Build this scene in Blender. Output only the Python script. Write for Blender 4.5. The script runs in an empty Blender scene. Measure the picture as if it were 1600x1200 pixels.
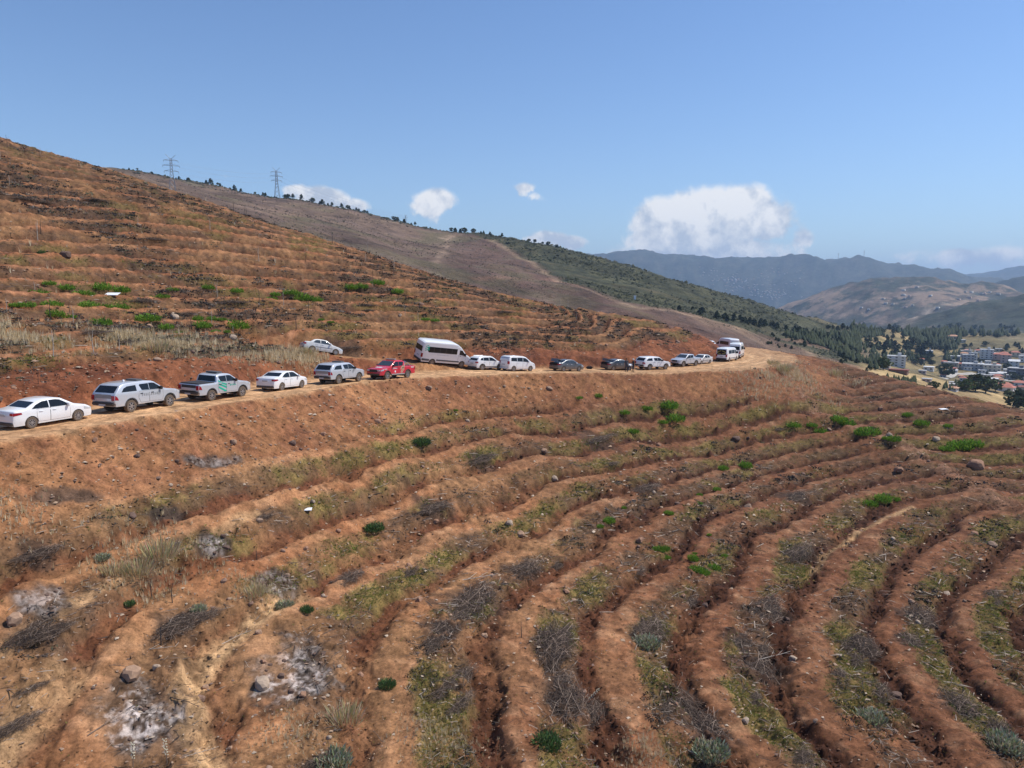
import bpy, bmesh, math, random
import numpy as np
from mathutils import Vector, Matrix, Euler
random.seed(7); rng=np.random.default_rng(7)
scene=bpy.context.scene
COL=scene.collection
F=1148.0; PITCH=math.atan(155/1148.0)
cp,sp=math.cos(PITCH),math.sin(PITCH)
# ------------------------------------------------------------------ camera, sky, sun, exposure
cam_d=bpy.data.cameras.new('camera'); cam=bpy.data.objects.new('camera',cam_d); COL.objects.link(cam)
cam.location=(0,0,0); cam.rotation_euler=(math.pi/2-PITCH,0,0)
cam_d.sensor_width=36; cam_d.lens=36*F/1600; cam_d.clip_start=0.5; cam_d.clip_end=60000
scene.camera=cam
scene.view_settings.view_transform='Standard'; scene.view_settings.look='None'
scene.view_settings.exposure=0.0; scene.view_settings.gamma=1
SUN_AZ=math.radians(14); SUN_EL=math.radians(52)     # math angle from +X (right of frame), towards +Y
sd=Vector((math.cos(SUN_EL)*math.cos(SUN_AZ),math.cos(SUN_EL)*math.sin(SUN_AZ),math.sin(SUN_EL)))
sun_d=bpy.data.lights.new('sun','SUN'); sun_d.energy=5.0; sun_d.angle=math.radians(0.55); sun_d.color=(1,0.94,0.84)
sun=bpy.data.objects.new('sun',sun_d); COL.objects.link(sun); sun.rotation_euler=sd.to_track_quat('Z','Y').to_euler()
def pdir(px,py):
    px=np.asarray(px,float); py=np.asarray(py,float)
    dx=(px-800)/F; dy=(600-py)/F
    Yd=cp+dy*sp; Zd=-sp+dy*cp
    return dx/Yd, Zd/Yd
class NT:
    """small helper to write node trees"""
    def __init__(s,nt): s.nt=nt
    def n(s,t,**k):
        o=s.nt.nodes.new(t)
        for a,b in k.items():
            if a.startswith('i_'): o.inputs[a[2:].replace('_',' ')].default_value=b
            else: setattr(o,a,b)
        return o
    def val(s,x,sock):
        if isinstance(x,bpy.types.NodeSocket): s.nt.links.new(x,sock)
        else: sock.default_value=x
    def m(s,op,a,b=0.0,c=0.0,clamp=False):
        o=s.nt.nodes.new('ShaderNodeMath'); o.operation=op; o.use_clamp=clamp
        s.val(a,o.inputs[0]); s.val(b,o.inputs[1]); s.val(c,o.inputs[2]); return o.outputs[0]
    def mix(s,f,a,b,mode='MIX'):
        o=s.nt.nodes.new('ShaderNodeMix'); o.data_type='RGBA'; o.blend_type=mode
        s.val(f,o.inputs[0]); s.val(a if isinstance(a,bpy.types.NodeSocket) else (*a,1),o.inputs[6]); s.val(b if isinstance(b,bpy.types.NodeSocket) else (*b,1),o.inputs[7]); return o.outputs[2]
    def ss(s,x,a,b):
        o=s.nt.nodes.new('ShaderNodeMapRange'); o.interpolation_type='SMOOTHSTEP'
        s.val(x,o.inputs[0]); s.val(a,o.inputs[1]); s.val(b,o.inputs[2]); return o.outputs[0]
    def noise(s,vec,scale,detail=4,rough=.55,dist=0.0):
        o=s.nt.nodes.new('ShaderNodeTexNoise'); s.val(vec,o.inputs['Vector']); o.inputs['Scale'].default_value=scale
        o.inputs['Detail'].default_value=detail; o.inputs['Roughness'].default_value=rough; o.inputs['Distortion'].default_value=dist
        return o.outputs[0]
world=bpy.data.worlds.new('World'); scene.world=world; world.use_nodes=True
SKY_STRENGTH=0.125
def build_world():
    w=world.node_tree; w.nodes.clear(); t=NT(w)
    out=t.n('ShaderNodeOutputWorld'); bg=t.n('ShaderNodeBackground'); bg.inputs[1].default_value=SKY_STRENGTH
    w.links.new(bg.outputs[0],out.inputs[0])
    sky=t.n('ShaderNodeTexSky',sky_type='NISHITA',sun_disc=False,sun_elevation=SUN_EL,sun_rotation=math.pi/2-SUN_AZ,altitude=400,air_density=1.0,dust_density=0.25,ozone_density=2.5)
    tc=t.n('ShaderNodeTexCoord'); d=tc.outputs['Generated']
    sx=t.n('ShaderNodeSeparateXYZ'); w.links.new(d,sx.inputs[0]); X,Y,Z=sx.outputs
    az=t.m('ARCTAN2',X,Y); el=t.m('ARCSINE',Z)
    nz=t.noise(d,14,6,.6); nz2=t.noise(d,42,5,.6); nzl=t.noise(d,4,3,.5)
    # warp
    azw=t.m('ADD',az,t.m('MULTIPLY',t.m('SUBTRACT',nz,.5),.045)); elw=t.m('ADD',el,t.m('MULTIPLY',t.m('SUBTRACT',nz2,.5),.022))
    # px,py,rx,ry,strength of the cloud puffs of the place (direction on the sky)
    C=[(1110,342,88,44,1.25),(1040,350,58,40,1.15),(1150,328,60,36,1.1),(1190,350,50,34,1.0),(1100,392,120,24,1.0),(1015,375,40,30,.9),(1222,325,26,16,.55),
       (1252,372,20,20,.65),(678,318,34,24,1.05),(650,322,20,14,.6),(820,298,26,12,.8),(838,310,16,10,.6),(735,290,14,5,.25),
       (500,310,40,17,1.1),(545,320,32,11,.9),(462,298,26,10,.8),(353,280,14,12,.38),(365,290,18,8,.3),
       (858,376,34,14,1.1),(893,380,26,13,.95),(1330,378,22,14,.35),(1450,400,60,14,.45),(1520,405,60,18,.6),(1575,398,40,16,.6),(1600,415,90,16,.5),(1500,395,26,8,.7),
       (1400,408,60,8,.3),(910,335,16,8,.2),(1850,380,160,30,.8),(2100,330,100,40,.7),(-200,330,120,20,.5)]
    acc=None; up=None
    for px,py,rx,ry,st in C:
        a,b=pdir(px,py); A=math.atan2(float(a),1); E=math.atan2(float(b),math.hypot(float(a),1))
        u=t.m('MULTIPLY',t.m('SUBTRACT',azw,A),F/rx); v=t.m('MULTIPLY',t.m('SUBTRACT',elw,E),F/ry)
        q=t.m('EXPONENT',t.m('MULTIPLY',t.m('ADD',t.m('MULTIPLY',u,u),t.m('MULTIPLY',v,v)),-0.9))
        q=t.m('MULTIPLY',q,st); acc=q if acc is None else t.m('MAXIMUM',acc,q)
        if st>=1: up=t.m('MULTIPLY',v,q) if up is None else t.m('ADD',up,t.m('MULTIPLY',v,q))
    dens=t.m('ADD',acc,t.m('MULTIPLY',t.m('SUBTRACT',nz2,.5),.9)); dens=t.m('ADD',dens,t.m('MULTIPLY',t.m('SUBTRACT',nz,.5),.5))
    dens=t.m('MULTIPLY',dens,t.ss(acc,0.05,.3))
    mask=t.m('MULTIPLY',t.ss(dens,.28,.60),.95)
    # puff relief: the noise sampled a little towards the sun and compared
    off=t.n('ShaderNodeVectorMath',operation='ADD'); w.links.new(d,off.inputs[0]); off.inputs[1].default_value=(0.008,0,0.016)
    nb=t.noise(off.outputs[0],14,6,.6); rel=t.m('MULTIPLY',t.m('SUBTRACT',nz,nb),6.0)
    off2=t.n('ShaderNodeVectorMath',operation='ADD'); w.links.new(d,off2.inputs[0]); off2.inputs[1].default_value=(0.003,0,0.007)
    nc=t.noise(off2.outputs[0],42,5,.6); rel=t.m('ADD',rel,t.m('MULTIPLY',t.m('SUBTRACT',nz2,nc),1.3))
    lit=t.m('ADD',t.m('ADD',rel,.62),t.m('MULTIPLY',up,.28),clamp=True)
    k=1/SKY_STRENGTH
    cc=t.mix(lit,(.54*k,.61*k,.73*k),(.98*k,.98*k,.99*k))
    # pale haze above the horizon
    hz=t.m('MULTIPLY',t.m('EXPONENT',t.m('MULTIPLY',t.m('MAXIMUM',el,0.0),-6.5)),.60)
    skb=t.n('ShaderNodeVectorMath',operation='MULTIPLY'); w.links.new(sky.outputs[0],skb.inputs[0]); skb.inputs[1].default_value=(.82,.97,1.17)
    s2=t.mix(hz,skb.outputs[0],(.42*k,.56*k,.72*k))
    s3=t.mix(mask,s2,cc)
    w.links.new(s3,bg.inputs[0])
build_world()
def from_Y(px,py,Y):
    a,b=pdir(px,py); return (a*Y,Y,b*Y)
def from_z(px,py,z):
    a,b=pdir(px,py); Y=z/b; return (a*Y,Y,z)
def proj(X,Y,Z):
    d=Y*cp-Z*sp; u=Y*sp+Z*cp
    return 800+F*X/d, 600-F*u/d
class TPS:
    def __init__(s,xy,v,lam=0.0,sc=50.):
        s.sc=sc; s.p=np.asarray(xy,float)/sc; v=np.asarray(v,float)
        n=len(v); K=s.U(np.linalg.norm(s.p[:,None]-s.p[None],axis=2))+lam*np.eye(n)
        P=np.c_[np.ones(n),s.p]; A=np.zeros((n+3,n+3)); A[:n,:n]=K; A[:n,n:]=P; A[n:,:n]=P.T
        w=np.linalg.solve(A,np.r_[v,0,0,0]); s.w=w[:n]; s.a=w[n:]
    def U(s,r):
        return np.where(r>0,r*r*np.log(np.maximum(r,1e-9)),0)
    def __call__(s,X,Y):
        sh=np.shape(X); X=np.ravel(X)/s.sc; Y=np.ravel(Y)/s.sc
        out=s.a[0]+s.a[1]*X+s.a[2]*Y
        for i in range(len(s.w)):
            r2=(X-s.p[i,0])**2+(Y-s.p[i,1])**2
            out+=s.w[i]*0.5*r2*np.log(np.maximum(r2,1e-12))
        return out.reshape(sh)
ROAD=np.array([(-40,8,-7.0),(-34.5,20,-7.2),(-29.5,32,-7.4),(-26.2,39.6,-7.6),(-23.9,45,-7.7),(-21.8,51.6,-8.0),(-19.2,58.2,-8.3),(-16.7,65.6,-8.7),(-13.2,72.8,-9.1),(-8.6,78.5,-9.5),(-3,84,-9.9),(2.5,88.8,-10.4),(8,93.5,-10.9),(14,97.5,-11.4),(21,101.5,-11.8),(28,107,-12.1),(35,113.5,-12.3),(41,121,-12.5),(44.5,130,-12.6),(45.5,139,-12.6),(43.5,149,-12.7),(37.5,157,-12.9),(28,163,-13.2),(10,170,-14)],float)
SIDE=np.array([(-2.5,87.5,-10),(-8.4,84.2,-9.1),(-20,77.2,-7.3),(-25,74.4,-6.5)],float)
def smooth_line(P,n=8):
    # Catmull-Rom
    out=[]
    Q=np.vstack([2*P[0]-P[1],P,2*P[-1]-P[-2]])
    for i in range(1,len(Q)-2):
        for k in range(n):
            t=k/n; a,b,c,d=Q[i-1],Q[i],Q[i+1],Q[i+2]
            out.append(.5*((2*b)+(c-a)*t+(2*a-5*b+4*c-d)*t*t+(3*b-a-3*c+d)*t**3))
    out.append(P[-1]); return np.array(out)
ROADS=smooth_line(ROAD); SIDES=smooth_line(SIDE)
def line_dist(L,X,Y):
    """signed distance (positive = left / uphill), z along, arclength"""
    sh=np.shape(X); X=np.ravel(X); Y=np.ravel(Y)
    best=np.full(X.shape,1e9); sg=np.zeros(X.shape); zz=np.zeros(X.shape); ss=np.zeros(X.shape)
    s0=0
    for i in range(len(L)-1):
        ax,ay,az=L[i]; bx,by,bz=L[i+1]; dx,dy=bx-ax,by-ay; l=math.hypot(dx,dy)
        t=np.clip(((X-ax)*dx+(Y-ay)*dy)/(l*l),0,1)
        ex=X-ax-t*dx; ey=Y-ay-t*dy; d=ex*ex+ey*ey
        m=d<best; best=np.where(m,d,best)
        sg=np.where(m,np.sign(dx*(Y-ay)-dy*(X-ax)),sg); zz=np.where(m,az+t*(bz-az),zz); ss=np.where(m,s0+t*l,ss)
        s0+=l
    return (np.sqrt(best)*sg).reshape(sh), zz.reshape(sh), ss.reshape(sh)
_S=np.r_[0,np.cumsum(np.hypot(*np.diff(ROADS[:,:2],axis=0).T))]
_s0=_S[int(np.argmin(np.hypot(ROADS[:,0]-19,ROADS[:,1]-100.5)))]
def WID(s):
    t=np.clip((s-_s0)/16,0,1); return 3.5+2.1*t*t*(3-2*t)
pts=[]
for i in range(0,len(ROAD)-3):
    a=ROAD[max(i-1,0)]; b=ROAD[i+1]; t=(b-a)[:2]; t/=np.linalg.norm(t); n=np.array([-t[1],t[0]])
    z=ROAD[i,2]
    if i<17:
        pts.append((*(ROAD[i,:2]-n*8.5),z-3.6-0.04*max(0,i-8)*1.0))
    if i<16: pts.append((*(ROAD[i,:2]+n*7.5),z+2.4))
    if 1<i<13: pts.append((*(ROAD[i,:2]+n*20),z+7.0))
for px,py,z in [(0,880,-12.2),(0,1200,-15.0),(300,950,-14.3),(400,1200,-16.0),(500,800,-14.3),(800,1200,-17.0),(800,950,-17.0),
   (800,770,-16.6),(1050,680,-18),(1000,800,-18.2),(1150,740,-20.0),(1200,1200,-18.0),(1200,900,-19.8),(1600,1200,-19.3),(1500,950,-20.4),(1300,720,-20.5),
   (1350,800,-20.8),(1600,830,-20.6),(1500,740,-20.3),(1600,700,-19),(1500,660,-17.8),(1400,630,-16.8),(1300,600,-16.2),(1200,620,-17.2),(1230,590,-15.5),
   (1600,650,-17.6),(1500,625,-16.8),(1400,592,-15.6),(1300,566,-14.9),(1250,556,-14.0)]:
    pts.append(from_z(px,py,z))
for px,py,Y in [(-300,110,112),(0,218,113),(150,262,113),(300,310,113),(400,345,116),(500,375,119),(600,405,123),(700,440,125),(800,465,128),(900,485,129),(1000,500,130),(1060,515,132),(1110,530,135)]:
    p=from_Y(px,py,Y); pts.append(p)
    q=p[2]/p[1]; pts.append((p[0]*(Y+20)/Y,Y+20,q*(Y+20)-3.0)); pts.append((p[0]*(Y+50)/Y,Y+50,q*(Y+50)-11.0))
# beyond the right edge of the field
for px,py,Y in [(1600,655,115),(1500,640,125),(1400,612,145),(1300,590,165),(1235,575,172)]:
    p=from_Y(px,py,Y); pts.append(p)
pts+= [(0,5,-19),(-40,0,-11),(40,5,-21),(70,40,-23),(15,15,-18.2),(85,80,-25)]
pts=np.array(pts)
BASE=TPS(pts[:,:2],pts[:,2],lam=0.002)
def carve(L,h,X,Y,w,sd,su):
    d,zr,s=line_dist(L,X,Y)
    a=np.maximum(np.abs(d)-w,0)
    return np.clip(h,zr-sd*a,zr+su*a), d, zr, s
def base_h(X,Y):
    h=BASE(X,Y)
    h,d2,_,s2=carve(SIDES,h,X,Y,1.8,0.8,1.1)
    d,zr,s=line_dist(ROADS,X,Y); d=d*3.5/WID(s); a=np.maximum(np.abs(d)-3.5,0); h=np.clip(h,zr-.72*a,zr+1.2*a)
    return h,d,zr,s,d2,s2
STR={1:[(0,770),(100,745),(215,725),(330,712),(424,690),(500,680),(581,664),(731,645),(800,635),(900,620),(975,615),(1075,612)],
2:[(0,875),(50,860),(150,830),(270,795),(350,760),(480,735),(600,709),(712,681),(787,662),(970,645),(1045,637),(1150,625)],
3:[(100,920),(215,885),(270,855),(325,840),(400,820),(480,797),(555,775),(640,755),(694,731),(750,716),(900,700),(980,675),(1060,662),(1150,648),(1220,640)],
4:[(300,1190),(250,1100),(240,1040),(320,950),(430,910),(480,890),(544,859),(581,830),(630,802),(675,787),(750,772),(800,755),(844,735),(1040,706),(1150,690),(1235,668),(1315,657),(1400,648),(1480,642)],
5:[(490,1190),(480,1130),(470,1060),(500,1000),(540,960),(600,925),(660,896),(694,870),(742,844),(799,821),(844,806),(892,780),(950,757),(1010,750),(1080,737),(1140,720),(1250,697),(1350,680),(1440,672),(1530,668)],
6:[(690,1190),(672,1120),(680,1050),(690,1000),(710,970),(750,930),(787,895),(860,867),(915,840),(950,805),(1000,785),(1090,765),(1120,755),(1180,740),(1300,712),(1400,695),(1500,693),(1580,687)],
7:[(900,1190),(865,1050),(885,980),(925,930),(965,895),(1005,865),(1045,830),(1065,810),(1120,785),(1180,767),(1250,748),(1350,722),(1420,712),(1500,718),(1590,712)],
8:[(1120,1180),(1080,1140),(1050,1105),(1015,1040),(1010,1000),(1035,970),(1070,925),(1110,880),(1130,850),(1175,810),(1235,780),(1300,758),(1425,735),(1510,742),(1600,740)],
9:[(1235,1165),(1190,1110),(1160,1070),(1180,1010),(1215,950),(1235,900),(1250,865),(1290,835),(1325,815),(1375,783),(1425,765),(1500,762)],
10:[(1400,1195),(1365,1150),(1340,1075),(1330,1015),(1330,950),(1350,890),(1390,860),(1425,825),(1475,800),(1550,785)],
11:[(1560,1180),(1500,1090),(1460,1035),(1440,970),(1460,915),(1515,865),(1580,820)],
12:[(1595,1065),(1565,1025),(1545,975),(1570,930),(1600,910)]}
def raycast(px,py,hf=None,y0=8,y1=170,n=1400):
    px=np.atleast_1d(np.asarray(px,float)); py=np.atleast_1d(np.asarray(py,float))
    a,b=pdir(px,py); Ys=np.exp(np.linspace(math.log(y0),math.log(y1),n))
    X=a[:,None]*Ys; Z=b[:,None]*Ys; Y=np.broadcast_to(Ys,X.shape)
    h=(hf or (lambda x,y: base_h(x,y)[0]))(X,Y)
    hit=(Z<h); k=np.where(hit.any(1),hit.argmax(1),-1)
    i=np.arange(len(px)); k=np.maximum(k,1)
    z1=Z[i,k]-h[i,k]; z0=Z[i,k-1]-h[i,k-1]; t=np.clip(z0/(z0-z1+1e-12),0,1)
    yy=Ys[k-1]+t*(Ys[k]-Ys[k-1]); ok=hit.any(1)
    return a*yy,yy,b*yy,ok
# ------------------------------------------------------------------ noise
def _hash(ix,iy,seed):
    h=(ix.astype(np.int64)*374761393+iy.astype(np.int64)*668265263+seed*1442695041)&0xffffffff
    h=((h^(h>>13))*1274126177)&0xffffffff
    return ((h^(h>>16))&0xffff)/65535.0
def vnoise(x,y,seed=0):
    ix=np.floor(x); iy=np.floor(y); fx=x-ix; fy=y-iy
    fx=fx*fx*fx*(fx*(fx*6-15)+10); fy=fy*fy*fy*(fy*(fy*6-15)+10)
    a=_hash(ix,iy,seed);b=_hash(ix+1,iy,seed);c=_hash(ix,iy+1,seed);d=_hash(ix+1,iy+1,seed)
    return (a*(1-fx)+b*fx)*(1-fy)+(c*(1-fx)+d*fx)*fy
def fbm(x,y,sc,octv=4,seed=0,gain=.5):
    """about -1..1; sc = size of the largest lump in metres"""
    x=x/sc; y=y/sc; a=1;s=0;n=0
    for o in range(octv):
        s=s+a*(vnoise(x+o*17.3,y-o*9.1,seed+o)*2-1); n+=a; a*=gain
        x,y=(x*.8-y*.6)*2.03,(x*.6+y*.8)*2.03
    return s/n*1.6
def sstep(x,a,b):
    t=np.clip((x-a)/(b-a),0,1); return t*t*(3-2*t)
# ------------------------------------------------------------------ terraces
XY=[];K=[]
for k,l in STR.items():
    l=np.array(l,float); x,y,z,ok=raycast(l[:,0],l[:,1])
    XY+=list(zip(x[ok],y[ok])); K+=[k]*int(ok.sum())
PHI=TPS(XY,K,lam=0.02)
def wall_dist(P,X,Y):
    d,_,_=line_dist(np.c_[P,np.zeros(len(P))],X,Y); return np.abs(d)
def px_line(l):
    l=np.array(l,float); x,y,z,ok=raycast(l[:,0],l[:,1]); return np.c_[x,y][ok]
ASH=[(208,1122,92,68),(455,1050,72,54),(70,945,56,28),(432,912,38,20),(330,845,42,16),(325,717,58,12),(110,775,70,12),(262,800,46,10)]
ASHP=[]
for px,py,rx,ry in ASH:
    x,y,z,ok=raycast([px,px+rx,px-rx,px,px],[py,py,py,py-ry,py+ry])
    A_=np.array([[(x[1]-x[2])/2,(x[3]-x[4])/2],[(y[1]-y[2])/2,(y[3]-y[4])/2]])
    ASHP.append((x[0],y[0],A_,np.linalg.inv(A_)))
def ash_q(a,X,Y):
    I=a[3]; dx=X-a[0]; dy=Y-a[1]; return np.sqrt((I[0,0]*dx+I[0,1]*dy)**2+(I[1,0]*dx+I[1,1]*dy)**2)
ASHW=[1,1,.6,.8,.85,.5,.0,.0]
TRK=[(px_line([(470,925),(400,965),(370,990),(320,1030),(292,1080),(298,1130),(330,1190)]),.60,1.15),
     (px_line([(0,1035),(110,950),(180,915),(250,880),(330,840),(400,800)]),.3,.55),
     (px_line([(1285,872),(1350,826),(1425,793)]),.34,1.0),
     (px_line([(1270,900),(1285,872)]),.3,.6),
     (px_line([(0,1180),(60,1100),(110,1060)]),.8,.7)]
DRYL=px_line([(-80,520),(0,522),(100,528),(200,536),(300,546),(400,552),(470,556)])
SPINE=px_line([(1250,615),(1290,655),(1400,692),(1480,742),(1600,805)])
GREEN=[(x,y,r) for x,y,r in [(450,690,45),(580,665,60),(640,655,50),(700,645,40),(560,730,40),(620,705,50),(760,715,40),(480,775,35),(545,860,40),(590,930,55),(640,905,45),(690,870,35),(660,1060,45),(690,1110,60),(650,1180,80),(760,960,40),(880,990,45),(900,900,40),(930,930,40),(1040,1060,60),(1030,980,40),(1150,1080,60),(1180,1120,60),(1230,1150,50),(1250,900,50),(1240,860,30),(1310,820,40),(1180,800,40),(1340,900,50),(1330,1050,60),(1350,1100,60),(1320,1000,40),(1480,1060,60),(1450,1010,50),(1530,1120,60),(1560,960,60),(1580,900,50),(1480,920,40),(1560,1010,50),(1560,830,60),(1440,840,40),(1000,690,60),(930,700,50),(1060,665,60),(1200,660,60),(1300,650,60),(1490,690,70),(1380,785,50),(1580,720,50),(150,720,60),(220,725,50),(400,690,40),(820,830,45),(850,800,40),(890,760,35),(960,735,40)]]
gx,gy,gz,gok=raycast([g[0] for g in GREEN],[g[1] for g in GREEN])
GREENP=np.c_[gx,gy,[g[2]*math.hypot(a,b)/F*1.1 for g,a,b in zip(GREEN,gx,gy)]][gok]
BP=[(750,722,50,26,'brush pile on a berm, halfway down left of centre'),(735,945,105,46,'long brush pile of bleached branches above the central grassy strip'),(690,985,60,40,'loose brush beside the long bleached pile'),(865,1010,85,70,'largest brush pile, upper half, bottom centre'),(880,1085,90,70,'largest brush pile, lower half with dark twigs'),(1015,985,66,46,'brush pile behind the silver grey shrub'),(1060,1090,70,60,'dark brush pile lower right of centre strip'),(1110,1140,80,60,'dark brush pile near the bottom edge'),(1195,960,80,66,'upper of two big twig piles right of centre'),(1180,1040,90,76,'lower of two big twig piles with pale reddish branches'),(1250,868,60,40,'round dark brush pile next to the pale trail'),(1438,970,60,46,'brush pile among the furrows at right'),(1240,778,50,20,'brush strip on the rows, right of centre'),(1012,770,40,24,'small brush pile on an upper row, centre'),(820,893,56,30,'brush pile at the head of a grassy strip'),(672,795,56,20,'thin twigs on the berm left of centre'),(1345,1020,50,44,'brush in the strip between the deep furrows'),(1420,1010,40,40,'twigs beside the deep furrow at right'),(228,424,44,14,'dark brush heap on the upper left hillside'),(1500,1110,60,50,'brush pile in the lower right strip'),(270,985,60,40,'scattered branches in front of the trail at lower left'),(545,905,36,20,'dark brush on the berm'),(930,690,60,16,'brush on a terrace below the road'),(540,545,46,14,'dark brush hanging on the cut bank above the pickups'),(1150,1000,50,50,'loose twigs left of the two big piles'),(60,868,50,26,'pale dead roots on the left berm'),(40,1000,60,30,'burnt branches by the left ash patch')]
_bx,_by,_bz,_bo=raycast([b[0] for b in BP],[b[1] for b in BP])
BPP=[(x,y,b[2]*.62*y/F,) for b,x,y,o in zip(BP,_bx,_by,_bo) if o]
def masks(X,Y):
    h,d,zr,s,d2,s2=base_h(X,Y)
    wx=fbm(X,Y,6,3,11)*.12+fbm(X,Y,1.5,3,12)*.06
    low=(d<0)
    ph=np.where(low,PHI(X,Y)+wx,-(d-5.5)/2.8+wx*.35)
    # rows exist away from the road, its banks and the spine
    uphill=~low
    env=np.where(low,sstep(-d,4.5+2.5,8.5),sstep(d,5.0,8.0)*sstep(np.abs(d2),2.0,4.5))
    fr=ph-np.floor(ph)        # 0 = centre of the vegetated strip, growing downhill
    if True:
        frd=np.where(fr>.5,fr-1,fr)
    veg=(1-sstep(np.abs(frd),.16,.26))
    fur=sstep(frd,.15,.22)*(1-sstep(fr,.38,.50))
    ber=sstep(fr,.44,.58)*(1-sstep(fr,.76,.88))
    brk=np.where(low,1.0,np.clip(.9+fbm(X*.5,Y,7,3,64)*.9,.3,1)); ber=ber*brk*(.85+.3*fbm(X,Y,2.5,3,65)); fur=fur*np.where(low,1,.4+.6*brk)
    return dict(h=h,d=d,d2=d2,ph=ph,fr=fr,veg=veg*env,fur=fur*env,ber=ber*env,env=env,low=low,s=s)
def near_height(X,Y,M=None,detail=True):
    M=M or masks(X,Y); h=M['h'].copy(); d=M['d']; d2=M['d2']
    n1=fbm(X,Y,9,4,1); amp=np.where(M['low'],.92,1.55)
    mod=.85+np.where(M['low'],.35,.18)*fbm(X,Y,7,2,5)
    h+=amp*mod*(M['ber']*.27-M['fur']*.36+M['veg']*.08)
    rx=np.where(M['low'],sstep(X,-6,14),.7)
    onroad=(1-sstep(np.abs(d),3.1,3.6)); onside=(1-sstep(np.abs(d2),1.5,2.1))
    rough=1-np.maximum(onroad,onside*.8)
    h+=n1*np.where(M['low'],.16,.09)*rough
    if detail:
        cl=fbm(X,Y,1.1,4,2,.6); cl2=np.maximum(fbm(X,Y,.5,3,3,.65),0)
        h+=rough*(cl*(.095+.14*M['fur']+.05*M['veg']+.03*rx)+cl2*(.085+.33*M['fur']*(.35+.65*rx)+.12*M['veg']))
        bank=sstep(np.abs(d),3.1,4.2)*(1-sstep(np.abs(d),6,9))
        h+=bank*(np.abs(fbm(X,Y,2.2,4,21))*-.22+fbm(X,Y,.6,3,22)*.07)
        # steep scarp below each vegetated strip on the upper hill
        # wheel ruts in the road
        h-=onroad*(.05*np.exp(-((np.abs(d-.2)-.95)/.28)**2))+onroad*fbm(X,Y,1.6,3,7)*.03
    # spine of rubble
    ds=wall_dist(SPINE,X,Y); h+=np.exp(-(ds/1.6)**2)*(.35+.25*fbm(X,Y,1.2,3,9))
    for a_,wv in zip(ASHP,ASHW):
        h-=np.exp(-ash_q(a_,X,Y)**2)*.12
    return h
def lerp3(a,b,t): return a+(b-a)*t[...,None]
def C3(*c): return np.array(c)
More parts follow.
